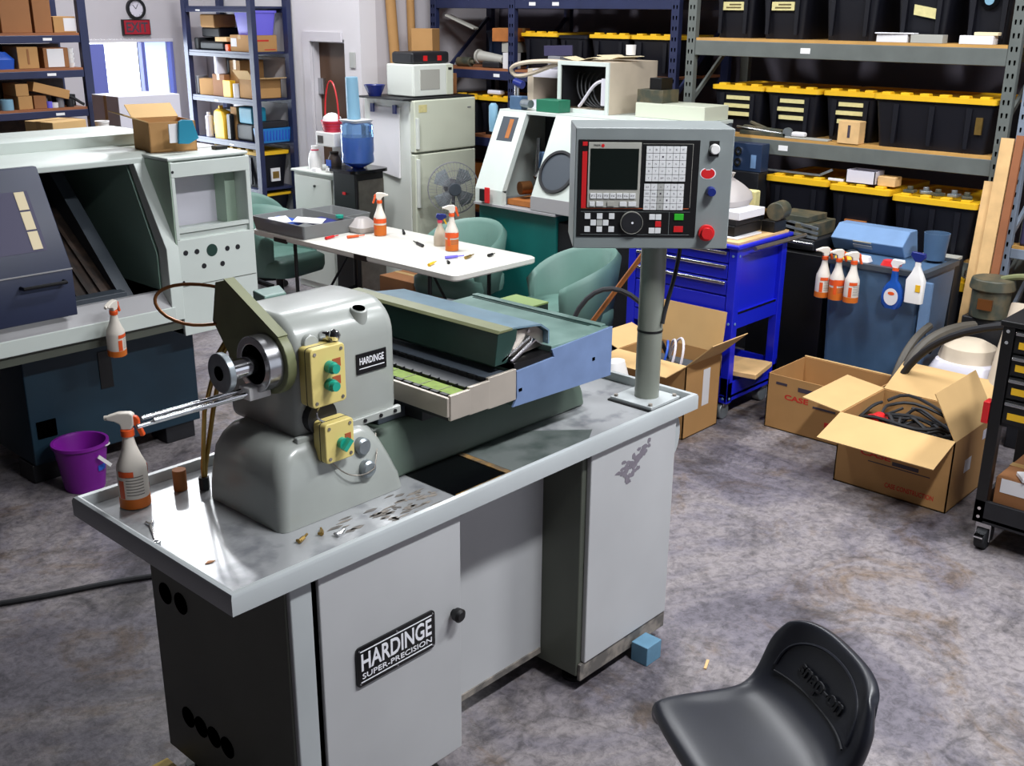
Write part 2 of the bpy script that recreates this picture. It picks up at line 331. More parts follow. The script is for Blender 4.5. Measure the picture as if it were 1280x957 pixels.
for y, z in ((2.66, .66), (2.575, .66), (2.60, .255), (2.53, .255), (2.46, .255), (2.39, .255)):
    build('vent_hole', MB().cyl((1.386, y, z), (1.383, y, z), .034, n=20), 'hole', lt)
build('hinge_slot', MB().box(1.464, 1.477, 2.04, 2.052, .09, .925), 'hole', lt)
# knee space and right cabinet
build('knee_panel', MB().box(1.99, 2.60, 2.22, 2.24, .09, .93), 'door_grey', lt)
build('panel_hem', MB().box(1.995, 2.58, 2.214, 2.22, .09, .112), 'wear', lt)
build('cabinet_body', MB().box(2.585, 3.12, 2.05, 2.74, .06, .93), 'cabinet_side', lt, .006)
build('kick_plate', MB().box(2.59, 3.105, 2.036, 2.05, .045, .112), 'wear', lt, .003)
dr = build('cabinet_door', MB().box(2.607, 3.10, 2.03, 2.05, .115, .922), 'door_grey', lt, .004)
mb = MB()
for k in range(60):
    c = random.choice(((2.79, .80), (2.87, .83), (2.82, .76), (2.91, .85), (2.84, .80)))
    x = c[0]+random.gauss(0, .016); z = c[1]+random.gauss(0, .013); w = random.uniform(.008, .02); h = random.uniform(.006, .013)
    mb.prism([(x+w*math.cos(q)*random.uniform(.6, 1.1), z+h*math.sin(q)*random.uniform(.6, 1.1)) for q in [PI*j/5 for j in range(10)]], 'y', 2.03, 2.0294-.00001*k)
o = build('worn_patch', mb, 'smear', dr); o['kind'] = 'stuff'
build('cable_duct', MB().prism([(2.10, .91), (2.22, .93), (2.35, .90), (2.36, .30), (2.10, .30)], 'x', 3.12, 3.205), 'drum_cream', lt, .006)
build('end_cover', MB().rings([[(3.104 + .045*math.cos(a), y, .84 + .085*math.sin(a)) for a in [PI*.5 - PI*k/10 for k in range(11)]] for y in (2.045, 2.09)], closed=True), 'paint_grey', lt, .002)
for x, y in ((1.45, 2.1), (1.45, 2.68), (1.92, 2.12), (2.66, 2.12), (2.66, 2.68), (3.04, 2.68)):
    build('levelling_foot', MB().cyl((x, y, 0), (x, y, .014), .045, n=14).cyl((x, y, .014), (x, y, .1), .016, n=10), 'black', lt)

# headstock
hb = MB().rings([rrect(1.52, 1.965, 2.235, 2.60, .028, .951), rrect(1.522, 1.955, 2.237, 2.60, .03, 1.0), rrect(1.528, 1.93, 2.244, 2.595, .035, 1.06),
                 rrect(1.536, 1.905, 2.254, 2.59, .04, 1.115), rrect(1.552, 1.885, 2.266, 2.58, .045, 1.15), rrect(1.575, 1.87, 2.282, 2.57, .05, 1.172), rrect(1.60, 1.86, 2.30, 2.55, .05, 1.18)])
build('headstock_base', hb, 'headstock_grey', lt, sharp=60)
def hring(x, ins):
    y0, y1, z0, z1, r = 2.295+ins, 2.63-ins, 1.165+ins, 1.518-ins, .10-ins*.6
    pts = arc(y1-r, z1-r, r, 0, PI/2, 8) + arc(y0+r, z1-r, r, PI/2, PI, 8) + arc(y0+.02, z0+.02, .02, PI, 1.5*PI, 3) + arc(y1-.02, z0+.02, .02, 1.5*PI, 2*PI, 3)
    return [(x, a, b) for a, b in pts]
build('headstock_body', MB().rings([hring(1.635, .022), hring(1.639, .01), hring(1.65, .002), hring(1.66, 0), hring(1.965, 0), hring(1.985, .005), hring(1.997, .016), hring(2.002, .034)]), 'headstock_grey', lt, sharp=50)
build('flange', MB().box(1.62, 2.0, 2.283, 2.30, 1.165, 1.19), 'headstock_grey', lt, .004)
for x in (1.79, 1.86, 1.92, 1.975): build('bolt', MB().cyl((x, 2.284, 1.178), (x, 2.279, 1.178), .006, n=6), 'black', lt)
build('oil_spout', MB().cyl((1.885, 2.35, 1.40), (1.885, 2.322, 1.502), .042, .024, 20), 'headstock_grey', lt, .004)
build('spout_cap', MB().cyl((1.885, 2.3225, 1.500), (1.885, 2.3215, 1.505), .018, n=14), 'hole', lt)
sk = build('shift_knob', MB().cyl((1.74, 2.30, 1.455), (1.74, 2.275, 1.46), .016, .013, 14), 'chrome', lt)
build('knob_ball', MB().lathe([(.001, -.018), (.012, -.013), (.018, 0), (.012, .013), (.001, .018)], (1.75, 2.265, 1.462), 14), 'chrome', sk)
build('knob_boss', MB().cyl((1.69, 2.305, 1.44), (1.69, 2.286, 1.445), .03, .024, 18), 'headstock_grey', lt, .003)
np_ = build('name_plate', MB().box(1.845, 1.955, 2.2945, 2.291, 1.318, 1.378), 'black_gloss', lt)
text('lettering', 'HARDINGE', 'white_text', np_, (1.855, 2.291, 1.345), (1, 0, 0), (0, 0, 1), .09, .021, bold=.02)
build('plate_line', MB().box(1.853, 1.947, 2.2904, 2.291, 1.332, 1.3345), 'white_text', np_)
# yellow switch boxes
def switch_box(x0, x1, z0, z1, y1, btn):
    b = build('switch_box', MB().prism([(p[0], p[1]) for p in rrect(x0, x1, z0, z1, .012, 0, 3)], 'y', y1, y1-.055), 'cream_box', lt, .004)
    build('lid_seam', MB().prism([(p[0], p[1]) for p in rrect(x0-.001, x1+.001, z0-.001, z1+.001, .012, 0, 3)], 'y', y1-.03, y1-.032), 'black_soft', b)
    for x, z in ((x0+.014, z0+.014), (x1-.014, z0+.014), (x0+.014, z1-.014), (x1-.014, z1-.014)): build('screw', MB().cyl((x, y1-.055, z), (x, y1-.057, z), .005, n=10), 'wear', b)
    for (x, z) in btn:
        build('selector_label', MB().box(x+.012, x+.04, y1-.0562, y1-.055, z-.006, z+.018), 'orange_label', b)
        build('push_button', MB().cyl((x, y1-.055, z), (x, y1-.075, z), .017, n=18).cyl((x, y1-.075, z), (x, y1-.088, z), .015, .0135, 18), 'teal_button', b)
    return b
switch_box(1.648, 1.765, 1.278, 1.445, 2.296, ((1.708, 1.388), (1.706, 1.338)))
sb = switch_box(1.668, 1.768, 1.115, 1.232, 2.275, ())
build('selector_label', MB().box(1.735, 1.756, 2.2188, 2.22, 1.158, 1.19), 'orange_label', sb)
build('selector_knob', MB().cyl((1.722, 2.22, 1.168), (1.722, 2.205, 1.168), .016, n=18).bar((1.71, 2.197, 1.155), (1.736, 2.197, 1.181), .014, .018, (0, 1, 0)), 'teal_button', sb)
build('backing_plate', MB().cyl((1.70, 2.30, 1.235), (1.70, 2.27, 1.235), .05, n=20), 'black_soft', lt)
for x, y, z in ((1.82, 2.244, 1.118), (1.824, 2.228, 1.052)): build('oil_cap', MB().cyl((x, 2.27, z), (x, y, z), .026, n=20).cyl((x, y, z), (x, y-.006, z), .026, .02, 20), 'machined', lt)
build('armoured_wire', MB().tube(bez((1.70, 2.245, 1.115), (1.74, 2.225, 1.04), (1.80, 2.218, 1.04), (1.835, 2.218, 1.055)) + bez((1.835, 2.218, 1.055), (1.86, 2.24, 1.07), (1.88, 2.25, 1.10), (1.895, 2.28, 1.13), 6)[1:], .002, 6), 'brushed', lt)
build('armoured_wire', MB().tube(bez((1.70, 2.268, 1.28), (1.66, 2.26, 1.26), (1.665, 2.25, 1.24), (1.69, 2.245, 1.23), 8), .003, 6), 'steel', lt)
# spindle and guard
YS, ZS = 2.375, 1.398
build('spindle_ring', MB().cyl((1.636, YS, ZS), (1.612, YS, ZS), .092, n=36), 'black', lt, .004)
build('spindle_collar', MB().ring((1.612, YS, ZS), (-1, 0, 0), .078, .055, .055, 36), 'steel', lt, .003)
build('spindle_bore', MB().cyl((1.612, YS, ZS), (1.575, YS, ZS), .056, n=30), 'hole', lt)
build('spindle_shaft', MB().cyl((1.612, YS, ZS), (1.47, YS, ZS), .027, n=24), 'chrome', lt)
hub = build('spindle_hub', MB().cyl((1.472, YS, ZS), (1.452, YS, ZS), .054, n=32), 'machined', lt, .003)
build('hub_bore', MB().cyl((1.452, YS, ZS), (1.4505, YS, ZS), .02, n=16), 'hole', hub)
gp = [(YS+.0, ZS+.098)] + [(YS-.07, ZS+.068)]
guard = [(2.555, 1.592), (2.605, 1.578), (2.635, 1.46), (2.56, 1.37)] + [(YS + .094*math.cos(a), ZS + .094*math.sin(a)) for a in [-.35*PI - k*(.95*PI)/10 for k in range(11)]]
build('belt_guard', MB().prism(guard, 'x', 1.604, 1.634), 'olive', lt, .003)
build('guard_strip', MB().bar((1.619, 2.318, 1.476), (1.619, 2.557, 1.594), .032, .004), 'olive', lt)
# collet closer rods, drain pipes
for k, (y, z) in enumerate(((2.385, 1.313), (2.398, 1.326), (2.372, 1.322))): build('closer_rod', MB().cyl((1.215+.02*k, y, z), (1.56, y, z), .006, n=12), 'chrome', lt)
build('rod_block', MB().box(1.53, 1.6, 2.36, 2.41, 1.302, 1.338), 'white_plastic', lt, .004)
for dx in (0, .03): build('coolant_pipe', MB().tube([(1.645, 2.60-dx*.5, 1.43), (1.60+dx*.6, 2.61, 1.37), (1.55+dx, 2.63, 1.20), (1.54+dx*.3, 2.65, 1.02), (1.54, 2.65, .96)], .007, 8), 'brass', lt)
build('pipe_nut', MB().cyl((1.54, 2.65, .951), (1.54, 2.65, .99), .016, n=6), 'black_soft', lt)
build('drain_stub', MB().cyl((1.49, 2.70, .951), (1.49, 2.70, 1.015), .02, n=16), 'wood_orange', lt)
build('copper_pipe', MB().tube(bez((1.62, 2.595, 1.56), (1.56, 2.78, 1.575), (1.47, 2.80, 1.53), (1.51, 2.72, 1.475)) + bez((1.51, 2.72, 1.475), (1.53, 2.66, 1.45), (1.57, 2.64, 1.45), (1.62, 2.61, 1.455), 6)[1:], .005, 7), 'copper', lt)
build('top_pad', MB().prism([(1.78, 2.63), (1.86, 2.63), (1.90, 2.72), (1.80, 2.72)], 'z', 1.44, 1.50), 'slide_green', lt, .006)

# bed and cross slide
bed = [(2.29, .951), (2.30, 1.0), (2.33, 1.06), (2.36, 1.10), (2.66, 1.10), (2.70, .951)]
build('bed', MB().prism(bed, 'x', 1.93, 2.89), 'bed_green', lt, .012)
build('bed_way', MB().box(1.99, 2.86, 2.38, 2.64, 1.10, 1.14), 'interior_grey', lt, .004)
build('slide_saddle', MB().box(2.10, 2.84, 2.30, 2.72, 1.105, 1.15), 'black_soft', lt)
build('slide_table', MB().box(2.36, 2.85, 2.158, 2.80, 1.12, 1.26), 'slide_green', lt)
build('slide_top', MB().box(2.535, 2.852, 2.154, 2.80, 1.26, 1.282), 'slide_green', lt, .002)
build('top_groove', MB().box(2.805, 2.822, 2.22, 2.78, 1.2815, 1.2835), 'deep_green', lt)
build('rear_rail', MB().box(2.822, 2.852, 2.18, 2.80, 1.282, 1.288), 'slide_green', lt, .002)
fp = build('front_plate', MB().prism([(2.348, 1.122), (2.852, 1.108), (2.852, 1.285), (2.533, 1.272), (2.545, 1.245), (2.365, 1.238), (2.368, 1.15)], 'y', 2.15, 2.158), 'slide_blue', lt, .0015)
build('plate_hole', MB().box(2.375, 2.39, 2.1485, 2.15, 1.168, 1.178), 'hole', fp)
build('plate_hole', MB().box(2.745, 2.758, 2.1485, 2.15, 1.185, 1.196), 'hole', fp)
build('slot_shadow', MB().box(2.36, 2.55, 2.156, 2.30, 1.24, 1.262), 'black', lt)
# telescoping way covers: three nested caps, slats on top
for x0, x1, z0, z1, y in ((2.072, 2.158, 1.152, 1.232, 2.146), (2.154, 2.243, 1.148, 1.238, 2.149), (2.239, 2.366, 1.143, 1.246, 2.152)):
    build('way_cover_cap', MB().box(x0, x1, y, y+.012, z0, z1), 'cover_silver', lt, .0025)
build('way_cover_side', MB().box(2.062, 2.074, 2.15, 2.80, 1.165, 1.226), 'cover_silver', lt, .002)
build('way_cover_body', MB().box(2.074, 2.355, 2.158, 2.80, 1.15, 1.216), 'black_soft', lt)
build('green_strip', MB().box(2.095, 2.15, 2.158, 2.80, 1.216, 1.226), 'belt_green', lt)
for y in (2.22, 2.30, 2.38, 2.46, 2.54, 2.62): build('strip_joint', MB().box(2.094, 2.151, y, y+.003, 1.226, 1.2275), 'olive', lt)
build('black_strip', MB().box(2.165, 2.235, 2.16, 2.80, 1.216, 1.228), 'slat_black', lt)
build('grey_strip', MB().box(2.25, 2.34, 2.16, 2.80, 1.216, 1.238), 'interior_grey', lt)
mb = MB()
for k in range(16):
    y = 2.17+k*.04; mb.box(2.155, 2.167, y, y+.028, 1.226, 1.234); mb.box(2.236, 2.248, y, y+.028, 1.228, 1.24); mb.box(2.078, 2.092, y, y+.03, 1.222, 1.228)
o = build('cover_teeth', mb, 'black', lt); o['kind'] = 'stuff'
gb = build('slide_guard', MB().prism([(2.297, 1.262), (2.312, 1.362), (2.322, 1.366), (2.40, 1.366), (2.395, 1.33), (2.35, 1.262)], 'y', 2.18, 2.92), 'deep_green', lt, .002)
build('guard_ledge', MB().prism([(2.308, 1.364), (2.318, 1.372), (2.375, 1.372), (2.375, 1.364)], 'y', 2.178, 2.92), 'olive', lt, .001)
build('guard_top', MB().prism([(2.375, 1.366), (2.375, 1.371), (2.515, 1.356), (2.556, 1.328), (2.556, 1.272), (2.55, 1.272), (2.55, 1.325), (2.512, 1.350)], 'y', 2.182, 2.84), 'guard_blue', lt)
build('guard_end', MB().prism([(2.318, 1.275), (2.33, 1.352), (2.51, 1.346), (2.545, 1.322), (2.545, 1.275), (2.43, 1.268)], 'y', 2.20, 2.206), 'brushed', lt)
build('end_bracket', MB().bar((2.33, 2.19, 1.272), (2.46, 2.19, 1.325), .02, .008).bar((2.46, 2.19, 1.325), (2.53, 2.19, 1.28), .02, .004), 'steel', lt)
build('end_bracket', MB().bar((2.36, 2.172, 1.268), (2.47, 2.172, 1.316), .016, .006), 'chrome', lt)
for x in (2.36, 2.47): build('guard_screw', MB().cyl((x, 2.2, 1.338), (x, 2.195, 1.338), .006, n=10), 'chrome', lt)
build('green_block', MB().box(2.90, 3.06, 2.62, 2.79, 1.06, 1.24), 'deep_green', lt, .003)
build('block_pad', MB().box(2.90, 3.06, 2.62, 2.79, 1.24, 1.246), 'green_pad', lt)

# pendant column
build('column_plate', MB().box(3.0, 3.18, 2.075, 2.26, .951, .966), 'paint_grey', lt, .002)
build('plate_gasket', MB().box(2.992, 3.186, 2.068, 2.266, .95, .956), 'black', lt)
for x, y in ((3.015, 2.09), (3.165, 2.09), (3.165, 2.245), (3.015, 2.245)): build('bolt', MB().cyl((x, y, .966), (x, y, .974), .008, n=6), 'wear', lt)
build('column', MB().cyl((3.098, 2.167, .966), (3.098, 2.167, 1.56), .045, n=36), 'column_grey', lt)
build('column_band', MB().ring((3.098, 2.167, 1.215), (0, 0, 1), .0465, .044, .008, 32), 'black', lt)
build('column_cable', MB().tube(bez((3.16, 2.1, 1.55), (3.17, 2.1, 1.45), (3.12, 2.12, 1.33), (3.10, 2.116, 1.25), 8), .008, 7), 'rubber', lt)

# control pendant (built square, then turned to face the operator)
PA = Vector((2.791, 2.286, 1.545)); pr = Vector((.6848, -.7288, 0)); pn = Vector((-.7288, -.6848, 0))  # lower left corner, right, outward
PW, PH, PD = .523, .40, .27
def pv(x, z, o): return PA + pr*x + Vector((0, 0, z)) + pn*o
def pbox(x0, x1, z0, z1, o0, o1):
    mb = MB(); mb.add([pv(x0,z0,o0), pv(x1,z0,o0), pv(x1,z1,o0), pv(x0,z1,o0), pv(x0,z0,o1), pv(x1,z0,o1), pv(x1,z1,o1), pv(x0,z1,o1)],
                      [(0,3,2,1),(4,5,6,7),(0,1,5,4),(1,2,6,5),(2,3,7,6),(3,0,4,7)]); return mb
pd = build('control_pendant', pbox(0, PW, 0, PH, -PD, 0), 'pendant_grey', lt, .004)
# pixel-like face coordinates of the panel: u to the right, v downwards in 0..1
def FX(u): return u*PW
def FZ(v): return PH*(1-v)
def fbox(u0, u1, v0, v1, o0, o1): return pbox(FX(u0), FX(u1), FZ(v1), FZ(v0), o0, o1)
build('panel_frame', fbox(.02, .785, .095, .90, 0, .003), 'black', pd, .001)
build('red_bar', fbox(.045, .075, .19, .655, .003, .005), 'red', pd)
build('red_bar', fbox(.045, .075, .112, .145, .003, .005), 'red', pd)
build('red_line', fbox(.045, .735, .655, .661, .003, .004), 'orange_label', pd)
build('screen_bezel', fbox(.082, .415, .115, .65, .003, .007), 'bezel', pd, .001)
build('screen', fbox(.095, .40, .165, .50, .007, .0085), 'screen', pd)
text('maker_name', 'FAGOR', 'black', pd, pv(FX(.115), FZ(.147), .007), pr, (0, 0, 1), .022, .006, bold=.02)
build('maker_mark', MB().cyl(pv(FX(.172), FZ(.142), .007), pv(FX(.172), FZ(.142), .008), .0055, n=14), 'red', pd)
build('panel_outline', fbox(.425, .742, .125, .127, .003, .004).add(*(lambda b: (b.v, b.f))(fbox(.74, .742, .125, .65, .003, .004))), 'bezel', pd)
build('panel_outline', fbox(.045, .745, .685, .687, .003, .004).add(*(lambda b: (b.v, b.f))(fbox(.045, .745, .878, .88, .003, .004))).add(*(lambda b: (b.v, b.f))(fbox(.612, .614, .685, .88, .003, .004))), 'pendant_grey', pd)
LET = 'ABCDEFGHIJKLMNOPQRSTUVWXYZ'
def key(u0, u1, v0, v1, m='key_white', ch=None, o=.003):
    k = build('key', fbox(u0, u1, v0, v1, o, o+.004), m, pd, .0006, 1)
    if ch:
        w = .0055 if len(ch) == 1 else .011
        text('key_letter', ch, 'print_ink', k, pv((FX(u0)+FX(u1))/2-w/2, FZ((v0+v1)/2)-.003, o+.004), pr, (0, 0, 1), w, .006, .0003)
i = 0
for r in range(5):
    for c in range(6):
        u = .447+c*.0425; v = .145+r*.058
        key(u, u+.0405, v, v+.054, 'key_white', LET[i] if i < 26 else ('SP', 'CL', 'SH', 'CAP')[i-26]); i += 1
DIG = ('AUX', '/', '*', '7', '8', '9', 'EXE', 'INS', '-', '4', '5', '6', 'TAB', 'PG', '+', '1', '2', '3', 'ESC', 'DEL', '=', '.', '0', 'ENT')
for r in range(4):
    for c in range(6):
        u = .443+c*.0425; v = .452+r*.055
        key(u, u+.0405, v, v+.051, 'key_grey' if c == 2 else 'key_white', DIG[r*6+c])
for c in range(7): key(.10+c*.042, .137+c*.042, .53, .575, 'key_white', 'F%d' % (c+1), .007)
for u0, u1 in ((.098, .13), (.14, .185), (.21, .255), (.29, .335), (.345, .395)): key(u0, u1, .60, .638, 'bezel' if u0 == .21 else 'key_white', None, .007)
for u, v, m in ((.07, .70, 'key_white'), (.148, .70, 'key_white'), (.225, .70, 'key_white'), (.108, .755, 'key_white'), (.148, .755, 'key_grey'), (.188, .755, 'key_white'), (.07, .81, 'key_white'), (.148, .81, 'key_white'), (.225, .81, 'key_white')):
    key(u, u+.036, v, v+.047, m)
for u, v, m in ((.485, .705, 'key_white'), (.525, .705, 'key_white'), (.525, .765, 'red'), (.485, .82, 'key_white'), (.525, .82, 'key_white')): key(u, u+.037, v, v+.046, m)
key(.645, .705, .70, .753, 'key_green'); key(.645, .705, .805, .855, 'red')
cd = pv(FX(.372), FZ(.775), .003); cdz = pn
dial = build('override_dial', MB().cyl(cd, cd+pn*.012, .036, .034, 32), 'black_soft', pd, .001)
build('dial_rim', MB().ring(cd, pn, .0375, .0365, .0125, 36), 'bezel', dial)
build('dial_mark', MB().cyl(cd+pn*.012+pr*.002, cd+pn*.0127+pr*.002, .004, n=8), 'white_text', dial)
def knob(u, v, m, r, h, r2=None):
    c = pv(FX(u), FZ(v), 0); return build('push_knob', MB().cyl(c, c+pn*h*.5, r, n=24).cyl(c+pn*h*.5, c+pn*h, r, (r2 or r*.85), 24), m, pd, .001)
build('knob_plate', fbox(.845, .905, .10, .225, 0, .003), 'black', pd)
knob(.876, .165, 'white_plastic', .017, .022)
knob(.868, .51, 'blue_knob', .016, .03)
knob(.858, .86, 'red', .028, .012, .027); knob(.855, .855, 'red', .018, .035, .019)
hp = []
for k in range(28):
    a = 2*PI*k/28; hp.append((.022*math.cos(a)*1.05, .017*math.sin(a) - (.006 if abs(a-PI/2) < .35 else 0)))
c = pv(FX(.845), FZ(.365), 0)
hs = build('heart_sticker', MB().rings([[c+pr*x*1.15+Vector((0,0,z*1.15))+pn*t for x, z in hp] for t in (.0, .0006)]), 'white_text', pd)
build('heart', MB().rings([[c+pr*x+Vector((0,0,z))+pn*t for x, z in hp] for t in (.0006, .0014)]), 'red', hs)
mb = MB()
for k in range(7): 
    z = .12+k*.028
    a = PA + pr*PW - pn*.10 + Vector((0,0,z)); mb.bar(a, a+pr*.004, .10, .012, (0, 0, 1))
build('side_vents', mb, 'black_soft', pd)
for z in (.10, .19, .27): build('side_connector', MB().cyl(PA+pr*PW-pn*.2+Vector((0,0,z)), PA+pr*(PW+.02)-pn*.2+Vector((0,0,z)), .014, n=12), 'white_plastic', pd)

# ------------------------------------------------------------------ things on and under the lathe
tag(build('wood_block', MB().box(2.885, 2.975, 1.955, 2.029, 0, .078), 'blue_block', None, .003), 'pale blue wooden block wedged at the kick plate of the lathe', 'block')
tag(build('wedge_block', MB().box(1.30, 1.372, 2.62, 2.74, 0, .04), 'yellow_block', None, .003), 'yellowish small block on the floor by the lathe end panel', 'block')

def spray_proto(name, liquid, label):
    t = thing(name, label, 'spray bottle')
    b = build('bottle_body', MB().lathe([(.002, .0), (.036, .0), (.041, .006), (.0415, .05), (.041, .115), (.0395, .128), (.03, .15), (.02, .18), (.0155, .205), (.014, .222), (.002, .222)], n=28), 'bottle', t, sharp=70)
    build('liquid_band', MB().ring((0, 0, .003), (0, 0, 1), .0422, .0405, liquid, 28), 'liquid', b)
    for a0, a1, z0, z1 in ((-2.3, -1.2, .118, .10), (.2, .9, .12, .095), (.25, 1.0, .062, .045), (-2.35, -1.9, .09, .035)):
        n = 6; rr_ = .0423
        build('orange_print', MB().rings([[(rr_*math.cos(a0+(a1-a0)*k/n), rr_*math.sin(a0+(a1-a0)*k/n), z) for k in range(n+1)] for z in (z0, z1)], closed=False, caps=False), 'orange', b)
    mbp = MB()
    for j in range(7):
        z = .102-j*.009
        mbp.rings([[(.0423*math.cos(a), .0423*math.sin(a), zz) for a in [-1.75+.07*k for k in range(18)]] for zz in (z, z-.0025)], closed=False, caps=False)
    build('print_lines', mbp, 'ink', b)['kind'] = 'stuff'
    build('collar', MB().lathe([(.016, .214), (.0185, .214), (.0185, .232), (.016, .234)], n=20), 'orange', t)
    head = [(-.05, .262), (-.052, .272), (-.02, .283), (.012, .284), (.022, .278), (.022, .25), (.013, .234), (-.013, .234), (-.016, .25), (-.03, .258)]
    h = build('sprayer_head', MB().prism(head, 'y', -.0125, .0125), 'bottle', t, .004, 2)
    build('trigger', MB().prism([(.012, .276), (.03, .272), (.036, .262), (.036, .25), (.048, .215), (.036, .212), (.024, .244), (.012, .252)], 'y', -.008, .008), 'orange', h, .003)
    build('nozzle', MB().cyl((-.048, 0, .267), (-.058, 0, .266), .007, n=10), 'bottle', h)
    return t
sp = spray_proto('spray_bottle', .03, 'orange-capped spray bottle standing on the lathe tray')
SC = .85/.284*.284
sp.location = (1.345, 2.70, .951); sp.rotation_euler = (0, 0, -.78); sp.scale = (1.0,)*3
sp.scale = (1.02, 1.02, 1.0)

def wrench(name, label, loc, rz, L_=.11):
    mb = MB().prism([(-L_/2, -.004), (L_/2, -.004), (L_/2, .004), (-L_/2, .004)], 'z', 0, .005).ring((L_/2+.008, 0, 0), (0, 0, 1), .011, .006, .006, 16)
    mb.prism([(-L_/2+.004, -.005), (-L_/2-.012, -.012), (-L_/2-.02, -.008), (-L_/2-.008, -.003), (-L_/2-.008, .003), (-L_/2-.02, .008), (-L_/2-.012, .012), (-L_/2+.004, .005)], 'z', 0, .006)
    o = build(name, mb, 'chrome', None, .001); o.location = loc; o.rotation_euler = (0, 0, rz); return tag(o, label, 'wrench')
wrench('wrench', 'small chrome combination wrench lying on the lathe tray', (1.285, 2.50, .951), -1.95)
def bit(loc, rz, label, m='brass', k=1.0):
    mb = MB().cyl((-.016*k, 0, .006), (.004*k, 0, .006), .006, n=6).cyl((.004*k, 0, .006), (.02*k, .002, .006), .0035, n=8).cyl((-.012*k, -.006, .006), (-.012*k, .01, .006), .004, n=8)
    o = build('pipe_fitting', mb, m); o.location = loc; o.rotation_euler = (0, 0, rz); tag(o, label, 'fitting', 'brass fittings on the lathe tray')
bit((1.54, 2.172, .951), .4, 'brass elbow fitting lying at the foot of the headstock', k=1.3); bit((1.60, 2.168, .951), .9, 'brass fitting lying between two others by the headstock'); bit((1.63, 2.125, .951), .2, 'brass fitting with a bright tip lying towards the tray rim', 'steel')
tag(build('metal_scrap', MB().prism([(1.285, 2.245), (1.30, 2.255), (1.315, 2.243), (1.30, 2.24)], 'z', .951, .953), 'copper'), 'tiny copper coloured shaving on the bright part of the tray', 'scrap')
tag(build('floor_cable', MB().tube(bez((.6, 4.9, .012), (1.3, 4.0, .012), (1.6, 4.1, .012), (1.97, 3.88, .012), 18) + bez((1.97, 3.88, .012), (2.2, 3.75, .012), (2.3, 3.3, .012), (2.2, 2.85, .012), 10)[1:], .012, 8), 'rubber'), 'black power cable lying across the concrete floor', 'cable')

# ================================================================== WHITE LATHE ON THE WINDOW SIDE
wl = thing('enclosed_lathe', 'large white slant-front lathe with a sliding dark blue door and stripped control box', 'lathe', (2.4, 5.6, 0), world=True)
build('machine_base', MB().box(2.07, 3.02, 5.17, 6.04, .10, .71), 'lathe_base', wl, .008)
build('machine_base', MB().box(1.0, 1.86, 5.4, 6.04, .06, .71), 'black_soft', wl, .008)
for x in (2.15, 2.9): build('levelling_foot', MB().box(x-.09, x+.09, 5.19, 5.36, 0, .10), 'black_soft', wl, .006)
build('levelling_foot', MB().box(1.1, 1.4, 5.5, 6.0, 0, .06), 'black_soft', wl)
build('base_recess', MB().box(2.10, 2.20, 5.165, 5.17, .24, .33), 'hole', wl)
build('base_recess', MB().box(2.46, 2.53, 5.165, 5.17, .42, .62), 'black', wl)
# chip lip: sloping ledge, white face, grey underside strip
build('lip_ledge', MB().prism([(4.975, .83), (5.06, .905), (5.09, .905), (5.09, .83)], 'x', 1.1, 2.80), 'band_grey', wl, .002)
build('lip_face', MB().box(1.1, 2.82, 4.97, 5.15, .755, .832), 'machine_white', wl, .004)
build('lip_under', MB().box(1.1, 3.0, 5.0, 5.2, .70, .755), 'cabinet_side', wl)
# slanted enclosure
cheek = [(4.98, .755), (4.98, 1.13), (5.262, 1.60), (6.1, 1.60), (6.1, .755)]
build('side_cheek', MB().prism([(4.975, .755), (4.975, 1.135), (5.24, 1.58), (5.30, 1.58), (5.06, 1.12), (5.06, .755)], 'x', 2.80, 2.87), 'machine_white', wl, .004)
build('inner_wall', MB().prism([(5.07, .91), (5.07, 1.1), (5.31, 1.57), (6.0, 1.57), (6.0, .91)], 'x', 2.795, 2.815), 'interior_green', wl)
build('top_beam', MB().prism([(5.22, 1.545), (5.22, 1.575), (5.27, 1.60), (5.62, 1.60), (5.62, 1.545)], 'x', 1.1, 2.90), 'machine_white', wl, .006)
build('roof', MB().box(1.1, 3.33, 5.61, 6.05, 1.52, 1.60), 'machine_white', wl)
build('lid', MB().rings([rrect(1.2, 3.12, 5.60, 6.0, .05, 1.60), rrect(1.2, 3.12, 5.60, 6.0, .05, 1.655), rrect(1.23, 3.08, 5.63, 5.97, .04, 1.668)]), 'machine_white', wl)
build('rear_wall', MB().box(1.1, 3.33, 6.0, 6.05, .71, 1.54), 'navy', wl)
# inside of the work area
build('chip_slope', MB().prism([(5.12, .86), (5.9, 1.40), (5.95, 1.40), (5.95, .80), (5.12, .80)], 'x', 1.1, 2.60), 'interior_dark', wl)
build('slope_side', MB().prism([(5.08, .86), (5.85, 1.55), (5.95, 1.55), (5.95, .80), (5.08, .80)], 'x', 2.60, 2.67), 'interior_grey', wl)
for k in range(5): build('slope_rib', MB().bar((2.28+k*.065, 5.14, .882), (2.28+k*.065, 5.88, 1.394), .02, .015), 'interior_dark', wl)
build('front_sill', MB().box(2.3, 2.62, 5.09, 5.18, .80, .93), 'interior_grey', wl, .004)
